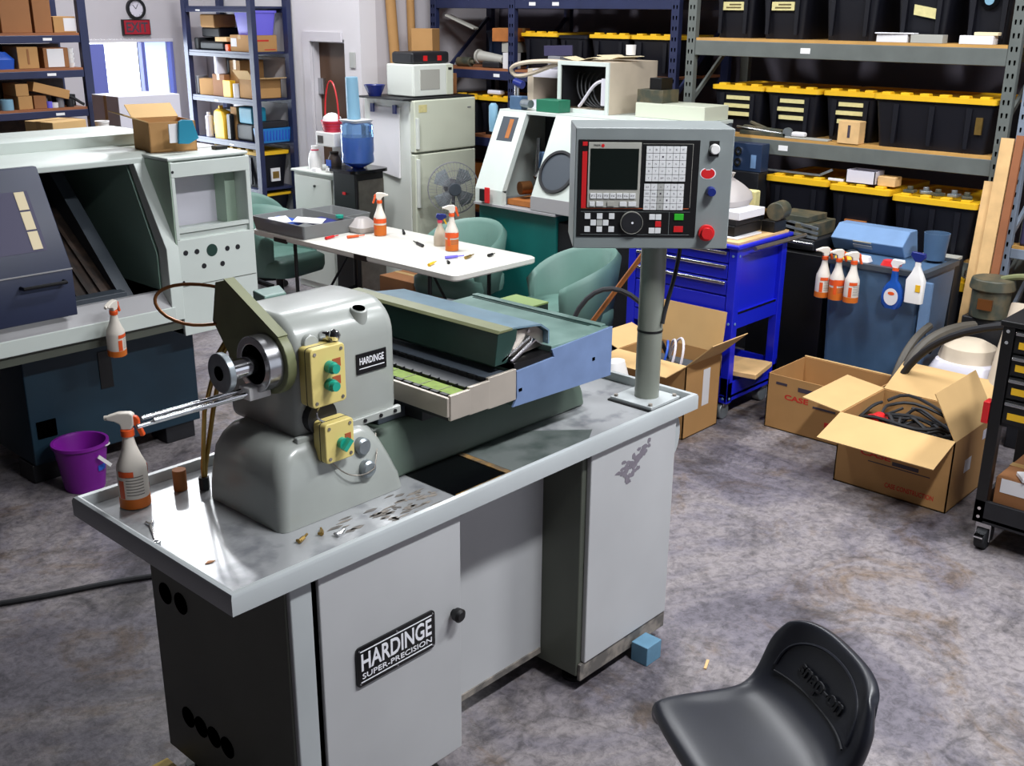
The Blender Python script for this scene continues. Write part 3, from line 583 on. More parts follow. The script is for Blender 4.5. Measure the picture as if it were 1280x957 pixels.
# sliding door
dp = lambda o: [(4.95-o, .90), (4.95-o, 1.13), (5.19-o, 1.585), (5.23-o, 1.585), (5.0-o, 1.12), (5.0-o, .90)]
sd = build('sliding_door', MB().prism(dp(0), 'x', 1.2, 2.285), 'navy', wl, .004)
build('door_handle', MB().tube([(2.03, 4.955, 1.075), (2.03, 4.915, 1.075), (2.235, 4.915, 1.075), (2.235, 4.955, 1.075)], .009, 8), 'black_gloss', sd)
build('door_crease', MB().box(1.2, 2.285, 4.946, 4.951, 1.125, 1.131), 'band_grey', sd)
def on_slope(x, t, off=.0): # point on the slanted upper door, t 0..1 upwards
    return Vector((x, 4.95+.24*t-off*.885, 1.13+.455*t+off*.466))
wn = MB(); wn.add([on_slope(1.7, .2, .002), on_slope(2.2, .2, .002), on_slope(2.2, .78, .002), on_slope(1.7, .78, .002), on_slope(1.7, .2, 0), on_slope(2.2, .2, 0), on_slope(2.2, .78, 0), on_slope(1.7, .78, 0)], [(0,1,2,3),(4,7,6,5),(0,4,5,1),(1,5,6,2),(2,6,7,3),(3,7,4,0)])
build('window_pane', wn, 'purple_tint', sd)
for k in range(3):
    t0 = .22+k*.19
    b = MB(); b.add([on_slope(2.135, t0, .004), on_slope(2.182, t0, .004), on_slope(2.182, t0+.172, .004), on_slope(2.135, t0+.172, .004), on_slope(2.135, t0, .002), on_slope(2.182, t0, .002), on_slope(2.182, t0+.172, .002), on_slope(2.135, t0+.172, .002)], [(0,1,2,3),(4,7,6,5),(0,4,5,1),(1,5,6,2),(2,6,7,3),(3,7,4,0)])
    build('window_streak', b, 'cardboard_pale', sd)  # pale bars painted on the pane for yellow light showing there
# control box, stripped: open window, empty button holes
cb = build('control_box', MB().box(2.87, 2.885, 4.985, 5.6, .66, 1.57).box(3.315, 3.335, 4.985, 5.6, .66, 1.57).box(2.87, 3.335, 5.0, 5.6, .66, 1.20).box(2.87, 3.335, 5.02, 5.6, 1.53, 1.575).box(2.885, 3.315, 5.4, 5.6, 1.2, 1.53), 'machine_white', wl, .004)
build('box_front', MB().box(2.868, 3.337, 4.982, 5.0, .66, 1.17).box(2.868, 3.337, 4.982, 5.0, 1.49, 1.565).box(2.868, 2.888, 4.982, 5.0, 1.17, 1.49).box(3.31, 3.337, 4.982, 5.0, 1.17, 1.49), 'machine_white', wl, .003)
build('sill_bar', MB().box(2.885, 3.315, 4.985, 5.01, 1.205, 1.225), 'machine_white', wl)
build('box_back', MB().box(2.886, 3.25, 5.2, 5.21, 1.17, 1.53), 'drum_white', wl)
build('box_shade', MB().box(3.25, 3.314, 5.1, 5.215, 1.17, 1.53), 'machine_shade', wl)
build('box_top', MB().box(2.86, 3.34, 4.99, 5.61, 1.572, 1.59), 'machine_white', wl, .008)
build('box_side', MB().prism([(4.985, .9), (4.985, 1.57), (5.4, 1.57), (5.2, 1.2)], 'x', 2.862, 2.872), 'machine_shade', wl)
for (x, z, r) in ((3.067, 1.094, .033), (2.911, 1.101, .014), (2.977, 1.099, .014), (3.161, 1.089, .014), (3.226, 1.088, .014), (3.012, 1.017, .014), (3.124, 1.012, .014), (2.885, .95, .007), (2.878, 1.52, .007)):
    build('button_hole', MB().cyl((x, 4.983, z), (x, 4.9805, z), r, n=18), 'deep_green' if r > .03 else 'black_soft', wl)
build('panel_seam', MB().box(2.88, 3.33, 4.980, 4.983, .925, .928), 'cabinet_side', wl)

hung = dup(sp, (2.445, 4.918, .668), .5, 'clouded spray bottle hanging on the front lip of the white lathe'); hung.rotation_euler = (.09, -.10, .5); hung.scale = (1.1, 1.1, 1.02)
def carton(name, label, x0, x1, y0, y1, z0, z1, m='cardboard', rz=0.0, flaps=(), cat='box', group=None, seam=True, lab=None, text_=None):
    """closed or open carton; flaps: list of (side, length, angle)"""
    cx_, cy_ = (x0+x1)/2, (y0+y1)/2; hx, hy, h = (x1-x0)/2, (y1-y0)/2, z1-z0
    t = thing(name, label, cat, (cx_, cy_, z0), rz, group)
    if flaps:
        w = .006
        build('carton_walls', MB().box(-hx, hx, -hy, hy, 0, w).box(-hx, -hx+w, -hy, hy, 0, h).box(hx-w, hx, -hy, hy, 0, h).box(-hx, hx, -hy, -hy+w, 0, h).box(-hx, hx, hy-w, hy, 0, h), m, t)
        for side, ln, a in flaps:
            ca, sa = math.cos(a)*ln, math.sin(a)*ln     # a = 0 lies outward flat, pi/2 stands up
            e = {'-x': ((-hx, -hy), (-hx, hy), (-1, 0)), '+x': ((hx, hy), (hx, -hy), (1, 0)), '-y': ((hx, -hy), (-hx, -hy), (0, -1)), '+y': ((-hx, hy), (hx, hy), (0, 1))}[side]
            p, q, d = Vector(e[0]+(h,)), Vector(e[1]+(h,)), Vector(e[2]+(0,))
            off = d*ca + Vector((0, 0, sa)); th = (q-p).normalized().cross(off.normalized())*.005
            build('flap', MB().add([p, q, q+off, p+off, p+th, q+th, q+off+th, p+off+th], [(0,1,2,3),(4,7,6,5),(0,4,5,1),(1,5,6,2),(2,6,7,3),(3,7,4,0)]), 'cardboard_in', t)
    else:
        build('carton_body', MB().box(-hx, hx, -hy, hy, 0, h), m, t, .004, 1)
        if seam: build('tape', MB().box(-hx-.001, hx+.001, -.022, .022, h*.75, h+.001) if hx > hy else MB().box(-.022, .022, -hy-.001, hy+.001, h*.75, h+.001), 'tape', t)
    if lab:
        face, a0, a1, b0, b1, lm = lab
        mb = MB().box(-hx-.002, -hx, hy*a0, hy*a1, h*b0, h*b1) if face == '-x' else MB().box(hx*a0, hx*a1, -hy-.002, -hy, h*b0, h*b1)
        build('paper_label', mb, lm, t)
    return t
t = carton('carton', 'open brown carton on the white lathe with a teal packet inside its flap', 2.93, 3.18, 5.20, 5.46, 1.591, 1.745, flaps=(('-x', .13, .35), ('+y', .13, .5)), rz=-.2)
tag(build('teal_packet', MB().prism([(3.01, 1.64), (3.02, 1.75), (3.04, 1.76), (3.10, 1.755), (3.13, 1.66), (3.07, 1.635)], 'y', 5.118, 5.133), 'teal_box', None, .003), 'teal cardboard packet tucked against the open carton', 'packet')
tag(build('paper_sheet', MB().box(2.97, 3.06, 5.136, 5.142, 1.645, 1.74), 'paper'), 'white paper sheet stuck behind the teal packet', 'paper')
tag(build('machine_manual', MB().box(3.18, 3.30, 5.25, 5.45, 1.591, 1.60), 'paper', None, .002), 'thin white booklet on the white lathe beside the carton', 'booklet')
tag(build('black_clip', MB().box(3.23, 3.30, 5.12, 5.17, 1.591, 1.61), 'black', None, .003), 'small black clip on the control box top', 'clip')
carton('white_carton', 'big white carton standing behind the white lathe in front of the doorway', 4.22, 4.75, 8.0, 8.42, .5, 1.66, m='drum_white', cat='box')
tag(build('pallet_crate', MB().box(4.18, 4.8, 7.96, 8.46, 0, .4995), 'cardboard_dark', None, .01), 'dark crate carrying the big white carton', 'crate')
carton('parcel', 'pale parcel standing on the tall crate behind the white lathe', 3.14, 3.42, 6.95, 7.2, 1.36, 1.61, m='cardboard_in', rz=.3, lab=('-y', -.3, .3, .3, .7, 'paper'))
tag(build('plastic_cup', MB().lathe([(.03, 0), (.045, .1), (.048, .1), (.048, .11), (.04, .108), (.027, .006)], n=18), 'white_plastic', None), 'white plastic cup standing on the crate stack', 'cup').location = (3.57, 7.02, 1.48)
tag(build('crate', MB().box(3.05, 3.7, 6.85, 7.35, 0, 1.3595), 'cardboard_dark', None, .01), 'tall brown crate carrying the pale parcel', 'crate')
tag(build('cup_stand', MB().box(3.50, 3.64, 6.92, 7.12, 1.36, 1.479), 'cardboard', None, .004), 'small brown box under the plastic cup', 'box')
bk = thing('bucket', 'purple plastic bucket with a white handle on the floor by the dark lathe base', 'bucket', (2.225, 4.98, 0))
build('bucket_body', MB().lathe([(.001, 0), (.095, 0), (.098, .01), (.128, .235), (.138, .235), (.138, .25), (.124, .25), (.118, .235), (.09, .012), (.001, .012)], n=32), 'purple', bk)
hnd = build('bucket_handle', MB().tube([(.137*math.cos(a), .137*math.sin(a)*1.0, .235-.03*math.sin((a+1.0)/PI*PI)) for a in [-1.0-PI*k/14+PI for k in range(15)]], .004, 6), 'white_plastic', bk)
build('handle_grip', MB().bar((.02, -.142, .20), (.085, -.13, .13), .006, .018), 'white_plastic', hnd)
bs = build('bucket_sticker', MB().rings([[(.117*math.cos(a), .117*math.sin(a), z) for a in (-1.35, -1.2, -1.05, -.9)] for z in (.11, .14)], closed=False, caps=False), 'blue_sheet', bk)

# clock and exit sign on the back wall
ck = thing('wall_clock', 'round wall clock with a black rim above the exit sign', 'clock', (5.49, 9.9, 2.3), world=True)
build('clock_rim', MB().ring((5.49, 9.9, 2.3), (0, -1, 0), .095, .072, .03, 32), 'black', ck)
cf = build('clock_face', MB().cyl((5.49, 9.9, 2.3), (5.49, 9.885, 2.3), .074, n=32), 'clock_face', ck)
build('clock_hand', MB().bar((5.49, 9.883, 2.3), (5.46, 9.883, 2.335), .003, .006, (0, 1, 0)), 'black', cf)
build('clock_hand', MB().bar((5.49, 9.883, 2.3), (5.515, 9.883, 2.345), .003, .004, (0, 1, 0)), 'black', cf)
for k in range(12):
    a = k*PI/6; build('hour_mark', MB().bar((5.49+.06*math.sin(a), 9.884, 2.3+.06*math.cos(a)), (5.49+.068*math.sin(a), 9.884, 2.3+.068*math.cos(a)), .002, .004, (0, 1, 0)), 'black', cf)
ex = thing('exit_sign', 'dark red exit sign over the bright doorway', 'sign', (5.47, 9.9, 2.065), world=True)
build('sign_box', MB().box(5.33, 5.61, 9.86, 9.899, 2.065, 2.205), 'black', ex, .004)
build('sign_face', MB().box(5.34, 5.60, 9.856, 9.86, 2.073, 2.197), 'exit_red', ex)
text('lettering', 'EXIT', 'print_ink', ex, (5.36, 9.856, 2.09), (1, 0, 0), (0, 0, 1), .22, .09, bold=.02)

# ================================================================== SHELVES
def rack(name, label, cat, x0, x1, y0, y1, levels, zt, mpost, mbeam, mdeck, bh=.10, bw=.05, bays=None, group=None, holes='-x', tags=(), ladder=True, front='-x', notch=True):
    """shelving unit: uprights at the bay ends, front and back beams, deck boards"""
    t = thing(name, label, cat, ((x0+x1)/2, (y0+y1)/2, 0), 0, group, world=True)
    ys = bays or [y0, y1]; pw = .07
    along = 'y' if front == '-x' else 'x'
    if along == 'x': ys = bays or [x0, x1]
    for y in ys:
        for k, x in enumerate((x0, x1) if along == 'y' else (y0, y1)):
            a, b = (x, y) if along == 'y' else (y, x)
            u_ = build('upright', MB().box(a-(.02 if along == 'y' else pw/2), a+(.03 if along == 'y' else pw/2), b-(pw/2 if along == 'y' else .02), b+(pw/2 if along == 'y' else .03), 0, zt), mpost, t, .004)
            if k == 0 and notch:
                mb = MB(); z = .55
                while z < zt-.05:
                    for s in (-.014, .014):
                        if along == 'y': mb.prism([(b+s-.006, z), (b+s-.004, z-.02), (b+s+.004, z-.02), (b+s+.006, z), (b+s+.005, z+.008), (b+s-.005, z+.008)], 'x', a-.0212, a-.02)
                        else: mb.prism([(a+s-.006, z), (a+s-.004, z-.02), (a+s+.004, z-.02), (a+s+.006, z), (a+s, z+.01)], 'y', b-.0212, b-.02)
                    z += .075
                o = build('slot_holes', mb, 'hole', u_); o['kind'] = 'stuff'
        if ladder and along == 'y':
            zz = .3
            while zz < zt-.5:
                build('brace', MB().bar((x0+.03, y, zz), (x1-.03, y, zz+.55), .02, .03), mpost, t); zz += .7
    for z in levels:
        for a, b in zip(ys[:-1], ys[1:]):
            for x in ((x0, x1) if along == 'y' else (y0, y1)):
                sgn = -1 if x in (x0, y0) else 1
                if along == 'y': build('beam', MB().box(x-.015, x+.03, a+.036, b-.036, z-bh-.018, z-.018), mbeam, t, .004)
                else: build('beam', MB().box(a+.036, b-.036, x-.015, x+.03, z-bh-.018, z-.018), mbeam, t, .004)
            if along == 'y': build('deck_board', MB().box(x0-.012, x1+.02, a+.04, b-.04, z-.018, z), mdeck, t)
            else: build('deck_board', MB().box(a+.04, b-.04, y0-.012, y1+.02, z-.018, z), mdeck, t)
    for (p, z) in tags:
        if along == 'y': build('shelf_tag', MB().box(x0-.017, x0-.015, p-.035, p+.035, z-.02-bh*.65, z-.02-bh*.3), 'tag_white', t)
        else: build('shelf_tag', MB().box(p-.035, p+.035, y0-.017, y0-.015, z-.02-bh*.65, z-.02-bh*.3), 'tag_white', t)
    return t
rack('storage_rack', 'grey steel rack with plywood decks holding black totes beside the blue rack', 'rack', 6.8, 7.55, 2.29, 4.52, [2.14, 1.50, .86, .15], 3.0, 'rack_grey', 'rack_grey', 'plywood', tags=((3.62, 2.14), (3.72, 1.50)))
rack('corner_rack', 'pale steel rack standing next to the leaning boards', 'rack', 6.8, 7.55, .35, 2.17, [2.14, .99, .15], 3.0, 'rack_steel', 'rack_steel', 'plywood', bh=.06)
rack('blue_rack', 'long dark blue rack of two bays behind the teal lathe', 'rack', 6.98, 7.7, 4.79, 7.40, [2.42, 1.84, 1.27, .6, .12], 3.0, 'rack_blue', 'rack_blue', 'ply_red', bh=.075, bays=[4.79, 6.43, 7.38], tags=((6.2, 2.42), (5.95, 2.42), (6.60, 1.84)))
rack('corner_shelf', 'dark blue shelf unit crammed with parts beside the brown door', 'shelf', 5.80, 6.18, 8.48, 9.55, [2.33, 1.94, 1.53, 1.14, .72, .45], 2.5, 'rack_blue', 'rack_blue', 'rack_blue', bh=.035, ladder=False, notch=False, tags=((9.3, 2.33), (9.1, 1.53), (8.9, 1.14)))
rack('box_shelf', 'dark blue shelf of brown boxes beside the bright doorway', 'shelf', 2.6, 4.25, 8.5, 9.0, [2.12, 1.86, 1.56, 1.22, .3], 2.6, 'rack_blue', 'rack_blue', 'ply_red', bh=.055, front='-y', notch=False, tags=((3.95, 2.12), (3.95, 1.86), (3.98, 1.56)))

# ---- totes
def tote(label, xf_, ya, yb, z, h=.31, lid=True, strips=0, depth=.62, group='black storage totes on the racks', mlid='lid', tagm=None, body='tote'):
    """xf_ front plane x, ya..yb width, z base"""
    w = abs(yb-ya); cy_ = (ya+yb)/2; hw, d = w/2, depth
    t = thing('storage_tote', label, 'tote', (xf_, cy_, z), 0, group)
    ti = .03
    mb = MB().rings([rrect(ti, d-ti, -hw+ti, hw-ti, .03, 0, 3), rrect(0, d, -hw, hw, .03, h*.86, 3), rrect(-.008, d+.008, -hw-.008, hw+.008, .03, h*.87, 3), rrect(-.008, d+.008, -hw-.008, hw+.008, .03, h*.95, 3)])
    b = build('tote_body', mb, body, t)
    nr = 3 if w > .5 else 2
    for k in range(nr):
        y = -hw*.62 + k*(hw*1.24/(nr-1))
        build('rib', MB().prism([(y-.012, .03), (y+.012, .03), (y+.018, h*.82), (y-.018, h*.82)], 'x', .012, -.007), body, b)
    if lid:
        l = build('tote_lid', MB().rings([rrect(-.018, d+.018, -hw-.016, hw+.016, .03, h*.90, 3), rrect(-.018, d+.018, -hw-.016, hw+.016, .03, h*.99, 3), rrect(.02, d-.02, -hw+.03, hw-.03, .02, h*1.0, 3), rrect(.03, d-.03, -hw+.04, hw-.04, .02, h*.965, 3)]), mlid, t)
        n = max(3, int(w/.11))
        for k in range(n):
            y = -hw + (k+.5)*w/n; build('lid_lug', MB().box(.0, .06, y-.03, y+.03, h*.985, h*1.035), mlid, l, .004, 1)
    for k in range(strips):
        zz = h*(.74-.17*k); build('tape_strip', MB().box(-.004, .012, -hw*.6, hw*(.45+.1*(k % 2)), zz-.014, zz+.012), 'tag', t)
    if tagm:
        tg = build('paper_tag', MB().box(-.002, .014, -.085, .085, .185, .24), tagm, t)
        for j in range(2): build('tag_line', MB().box(-.0028, -.002, -.06, .06-.025*j, .197+.02*j, .207+.02*j), 'tag_ink', tg)
    return t
S2, S3, S1 = 1.50, .86, 2.14
G1 = 'tall black totes on the top deck of the grey rack'
tote('yellow-tagged black tote by the grey rack upright nearest the blue rack', 6.9, 4.42, 4.10, S1, .5, False, tagm='tag', group=G1)
tote('black tote with a yellow paper tag beside a plain black tote', 6.9, 4.05, 3.70, S1, .5, False, tagm='tag', group=G1)
tote('plain black tote without any tag on the top deck', 6.9, 3.58, 3.20, S1, .5, False, group=G1)
tt = tote('black tote with a tilted yellow tag behind two flat white boxes', 6.9, 3.09, 2.74, S1, .5, False, group=G1)
tg = build('paper_tag', MB().add([(-.002, .05, .165), (-.002, -.09, .14), (-.002, -.09, .20), (-.002, .05, .225), (.012, .05, .165), (.012, -.09, .14), (.012, -.09, .20), (.012, .05, .225)], [(0,1,2,3),(4,7,6,5),(0,4,5,1),(1,5,6,2),(2,6,7,3),(3,7,4,0)]), 'tag', tt)
tt = tote('black tote with a round fan emblem next to the grey rack upright by the planks', 6.9, 2.66, 2.36, S1, .5, False, group=G1)
build('emblem', MB().cyl((.0, 0, .26), (-.008, 0, .26), .06, n=20), 'black_gloss', tt); build('emblem_disc', MB().cyl((-.008, 0, .25), (-.011, 0, .25), .028, n=16), 'cup', tt)
G2 = 'lidded black totes on the middle deck of the grey rack'
tote('yellow-lidded black tote with tape strips at the end of its row by the diagonal brace', 6.88, 4.36, 3.97, S2, .325, True, 3, group=G2)
tote('yellow-lidded black tote with tape strips between two other taped totes', 6.88, 3.93, 3.55, S2, .325, True, 3, group=G2)
tote('yellow-lidded black tote with tape strips half hidden behind a small pale carton', 6.90, 3.50, 3.14, S2, .325, True, 3, group=G2)
tt = tote('wide yellow-lidded black tote turned sideways beside the small pale carton', 6.80, 3.10, 2.36, S2, .33, True, 0, group=G2)
build('picture_sticker', MB().box(-.004, .012, -.315, -.275, .12, .22), 'brass', tt)
G3 = 'lidded black totes on the lower deck of the grey rack'
tote('yellow-lidded black tote under loose metal bars next to the cart', 6.76, 3.80, 3.36, S3, .39, True, group=G3, tagm=None)
tt = tote('yellow-lidded black tote carrying a grey box and a small carton', 6.74, 3.31, 2.92, S3, .38, True, group=G3); build('paper_tag', MB().box(-.008, .012, -.07, .08, .10, .16), 'wood_orange', tt)
tote('wide yellow-lidded black tote carrying machine parts behind the blue-grey tank', 6.73, 2.87, 2.36, S3, .36, True, group=G3)
tote('low yellow-lidded black tote on the bottom deck holding loose studs', 6.74, 2.70, 2.33, .15, .58, True, group='black storage totes on the bottom deck')
G4 = 'lidded black totes in the blue rack'
for k, (a, b, lid_) in enumerate(((6.39, 6.02, True), (5.99, 5.70, False), (5.655, 5.285, True), (5.24, 4.86, True))):
    tote(('yellow-lidded black tote beside the middle upright of the blue rack', 'black tote with a sunken lid between lidded totes in the blue rack', 'yellow-lidded black tote with a warped lid in the blue rack', 'yellow-lidded black tote by the end upright of the blue rack')[k], 7.06, a, b, 1.84, .30, lid_, group=G4)
for k, (a, b) in enumerate(((6.33, 5.9), (5.85, 5.4), (5.35, 4.9))):
    tote(('dark tote standing high in the blue rack above the lidded totes', 'dark tote in the middle of the blue rack top deck', 'dark tote at the grey rack end of the blue rack top deck')[k], 7.06, a, b, 2.42, .35, False, group='dark totes on the top deck of the blue rack')
for k, (a, b) in enumerate(((7.30, 6.90), (6.86, 6.48))): tote(('yellow-lidded black tote low in the blue rack by the brown carton', 'yellow-lidded black tote low in the blue rack under loose hoses')[k], 7.02, a, b, 1.27, .33, True, group=G4)
tt = tote('dark blue open tote behind the grey castings on the blue rack', 7.35, 7.1, 6.75, 1.84, .32, False, body='blue_tote', depth=.3, group='open totes')
# corner shelf totes
for z, h, lb in ((.72, .34, 'yellow-lidded black tote with a white picture label on the corner shelf'), (.45, .22, 'yellow-lidded black tote on the lowest visible corner shelf deck')):
    tt = tote(lb, 5.83, 9.3, 8.54, z, h, True, depth=.32, group='totes on the corner shelf')
    if z > .6: build('picture_label', MB().box(.12, .22, -.386, -.372, .06, .18), 'paper', tt); build('label_picture', MB().box(.135, .205, -.388, -.386, .085, .15), 'brass', tt)

# ================================================================== BOXES AND PARTS ON THE SHELVES
# grey rack
def flatbox(label, x0, x1, y0, y1, z0, z1, m, cat='box', name='flat_box', group=None, bev=.003, rz=0):
    o = build(name, MB().box(-(x1-x0)/2, (x1-x0)/2, -(y1-y0)/2, (y1-y0)/2, 0, z1-z0), m, None, bev)
    o.location = ((x0+x1)/2, (y0+y1)/2, z0); o.rotation_euler = (0, 0, rz); return tag(o, label, cat, group)
flatbox('cream flat carton on the top deck in front of a tagged tote', 6.79, 6.87, 2.94, 3.14, S1, S1+.05, 'paper')
flatbox('grey flat carton next to the cream one on the top deck', 6.79, 6.87, 2.72, 2.92, S1, S1+.05, 'bezel')
flatbox('white sheet lying over the two flat cartons on the top deck', 6.78, 6.86, 2.90, 3.15, S1+.0505, S1+.058, 'white_text', 'paper', 'paper_sheet', rz=.05)
flatbox('pale carton standing alone in front of the fan emblem tote', 6.79, 6.87, 2.42, 2.62, S1, S1+.05, 'paper')
flatbox('narrow cream block lying on the lone pale carton', 6.80, 6.86, 2.40, 2.54, S1+.0505, S1+.07, 'cardboard_pale', 'block', 'block')
tc = carton('small_carton', 'small upright pale carton in front of the taped totes', 6.78, 6.87, 3.18, 3.33, S2, S2+.145, m='wood', seam=False)
build('carton_print', MB().box(-.047, -.045, -.012, .006, .04, .12), 'print_ink', tc)
flatbox('flat white plate lying on the middle deck by the castings', 6.79, 6.86, 3.40, 3.72, S2, S2+.012, 'bezel', 'plate', 'metal_plate')
pt = thing('gear_part', 'dark machine casting with a round wheel lying on the middle deck', 'machine part', (6.83, 3.86, S2))
build('casting', MB().box(-.03, .03, -.14, .22, 0, .03).bar((0, -.1, .035), (.0, .2, .05), .04, .03).bar((-.01, .02, .05), (.01, .16, .085), .02, .02), 'motor', pt, .004)
build('wheel', MB().cyl((-.03, -.15, .035), (-.005, -.15, .035), .034, n=20), 'machined', pt)
build('lever', MB().cyl((-.02, -.2, .02), (-.02, .25, .05), .008, n=8), 'steel', pt)
flatbox('white roll end lying beside the machine casting', 6.80, 6.85, 3.58, 3.68, S2+.0125, S2+.045, 'paper', 'roll', 'paper_roll', bev=.012)
lz = S3+.39+.015
mp = thing('angle_bar', 'thin steel bar with a bent end lying over the lower tote lids', 'metal bar', (6.80, 3.55, lz+.005))
build('bar', MB().bar((0, -.12, .006), (0, .34, .006), .012, .012), 'machined', mp); build('bent_end', MB().bar((0, -.12, .01), (.0, -.2, .05), .012, .016), 'machined', mp)
wv = thing('wire_caddy', 'open grey plastic box on the lid of a lower tote', 'box', (6.83, 3.13, S3+.38+.014))
build('box_walls', MB().box(-.07, .07, -.1, .1, 0, .006).box(-.07, -.064, -.1, .1, 0, .085).box(.064, .07, -.1, .1, 0, .085).box(-.07, .07, -.1, -.094, 0, .085).box(-.07, .07, .094, .1, 0, .085), 'drum_white', wv)
carton('small_carton', 'small tan carton next to the open grey plastic box', 6.78, 6.88, 2.90, 3.02, S3+.394, S3+.455, m='wood')
flatbox('white stick lying on the tote lid by the grey box', 6.77, 6.79, 3.25, 3.36, S3+.394, S3+.41, 'paper', 'stick', 'stick')
for k in range(5):
    o = build('machine_part', MB().box(-.03, .03, -.035, .035, 0, .018).cyl((0, 0, .018), (0, 0, .04), .018, n=10), 'machined' if k % 2 else 'motor', None, .003)
    o.location = (6.79+.03*(k % 2), 2.80-.09*k, S3+.374); o.rotation_euler = (0, 0, .5*k); tag(o, 'small dark steel part in a row along the wide lower tote lid', 'machine part', 'steel parts on the wide lower tote')
for k in range(7):
    o = build('stud', MB().cyl((0, 0, 0), (0, 0, .05), .008, n=8).cyl((0, 0, 0), (0, 0, .01), .014, n=6), 'steel'); o.location = (6.76+.02*(k % 3), 2.64-.045*k, .15+.603); o.rotation_euler = (.35*math.sin(k*2.1), 0, 0)
    tag(o, 'short steel stud standing on the bottom tote lid', 'stud', 'steel studs on the bottom tote')
# boards leaning between the racks
for k, (y, w, h, m, lb) in enumerate(((2.305, .055, 1.36, 'wood', 'shorter pale plank leaning against the rack upright'), (2.235, .075, 1.62, 'wood', 'tall pale plank leaning against the rack upright'), (2.165, .045, 1.64, 'ply_red', 'narrow brown plank leaning beside the tall pale one'))):
    o = build('plank', MB().bar((6.60-k*.005, y, .012), (6.752, y, h), w, .024, (1, 0, 0)), m); tag(o, lb, 'plank')
flatbox('dark bottle shaped box on the corner rack shelf', 6.80, 6.92, 1.96, 2.10, .99, 1.16, 'purple_tint', 'box', 'dark_box', bev=.02)

# blue rack
cst = thing('spindle_casting', 'grey cast spindle lying on the blue rack deck', 'machine part', (7.06, 6.72, 1.84))
build('casting', MB().cyl((0, .16, .09), (0, -.12, .07), .05, .035, 18).cyl((0, .17, .09), (0, .19, .09), .06, n=18), 'bezel', cst)
build('casting_foot', MB().box(-.05, .05, -.1, .1, 0, .05), 'black_soft', cst, .01)
flatbox('cream terminal box tilted on the blue rack', 7.02, 7.14, 6.48, 6.58, 1.84, 1.97, 'paper', 'box', 'terminal_box')
cn = carton('carton', 'brown carton on top of grey castings in the blue rack', 7.03, 7.25, 6.47, 6.72, 2.06, 2.17, m='wood_orange', rz=.2)
flatbox('grey machine housing under the brown carton in the blue rack', 7.05, 7.28, 6.48, 6.62, 1.972, 2.055, 'bezel', 'machine part', 'housing')
o = build('cut_plate', MB().bar((7.03, 7.26, 2.27), (7.10, 6.98, 2.16), .09, .015), 'bezel'); tag(o, 'pale perforated plate leaning in the blue rack over the open tote', 'plate')
o = build('motor_part', MB().cyl((7.04, 7.14, 1.88), (7.04, 6.98, 1.88), .04, n=16).cyl((7.04, 6.98, 1.88), (7.04, 6.94, 1.88), .02, n=12), 'motor', None, .004); tag(o, 'dark round motor lying next to the spindle casting', 'motor')
flatbox('pink and white bag on the low yellow lids of the blue rack', 7.03, 7.1, 6.62, 6.78, 1.27+.345, 1.27+.385, 'drum_white', 'bag', 'bag', bev=.015)
carton('carton', 'narrow brown carton beside the microwave on the refrigerator', 6.62, 6.745, 6.86, 7.02, 1.631, 1.80, m='cardboard_dark')
for k, (p, q, r_, lb) in enumerate((((6.66, 7.40, 0), (6.46, 7.44, 3.2), .045, 'thick long cardboard tube leaning in the alcove beside a thinner one'), ((6.80, 7.44, 0), (6.76, 7.47, 3.2), .035, 'thinner cardboard tube leaning in the alcove corner'))):
    tag(build('cardboard_tube', MB().cyl(p, q, r_, n=18), 'cardboard', None), lb, 'tube')
carton('carton', 'brown carton standing on end beside the black case', 6.62, 6.78, 7.1, 7.3, 1.91, 2.16, m='cardboard', rz=.4, seam=False)
tag(build('carton_stack', MB().box(6.60, 6.79, 7.08, 7.32, 1.622, 1.909), 'cardboard_dark', None, .004), 'dark carton on the refrigerator behind the microwave', 'box')
carton('carton', 'brown carton on the lower blue rack deck beside the refrigerator', 7.03, 7.3, 6.5, 6.85, .6, .95, m='cardboard_dark')
carton('carton', 'tan carton low in the blue rack near the refrigerator', 7.0, 7.3, 6.9, 7.3, .6, 1.0, m='wood_orange')

# wall shelf left of the doorway (decks at 2.12, 1.86, 1.56, 1.22)
GB = 'brown boxes on the wall shelf'
WS = [(3.46, 3.60, 2.12, .26, 'cardboard', 'brown box with a white paper on the top wall shelf deck', ('-y', -.9, .5, .4, 1.0, 'paper')),
      (3.63, 3.86, 2.12, .26, 'cardboard_dark', 'dark brown box in the middle of the top wall shelf deck', None),
      (3.88, 4.02, 2.12, .3, 'cardboard_dark', 'tall brown box at the back of the top wall shelf deck', None),
      (4.03, 4.21, 2.12, .12, 'cardboard', 'low brown box with a white label at the shelf end', ('-y', -.1, .95, .1, .9, 'paper')),
      (3.72, 3.88, 1.86, .16, 'cardboard', 'tan box with dark print on the second wall shelf deck', ('-y', -.1, .1, .2, .9, 'cardboard_dark')),
      (3.92, 4.12, 1.86, .15, 'cardboard_dark', 'box with white papers stuck on its front', ('-y', -.7, .6, .05, .95, 'paper')),
      (3.68, 3.79, 1.56, .10, 'cardboard', 'small brown box under another on the third wall shelf deck', None),
      (3.80, 3.90, 1.56, .10, 'cardboard_dark', 'dark brown box beside the stacked small boxes', None)]
for a, b, z, h, m, lb, lab in WS: carton('carton', lb, a, b, 8.52, 8.78, z, z+h, m=m, seam=False, lab=lab, group=GB)
carton('carton', 'small brown box stacked on another on the third wall shelf deck', 3.67, 3.77, 8.52, 8.75, 1.6605, 1.75, m='cardboard', seam=False, group=GB)
o = build('long_carton', MB().bar((3.80, 8.56, 1.73), (4.08, 8.56, 1.655), .12, .07), 'cardboard', None, .003); tag(o, 'long tan carton lying aslant on the third wall shelf deck', 'box', GB)
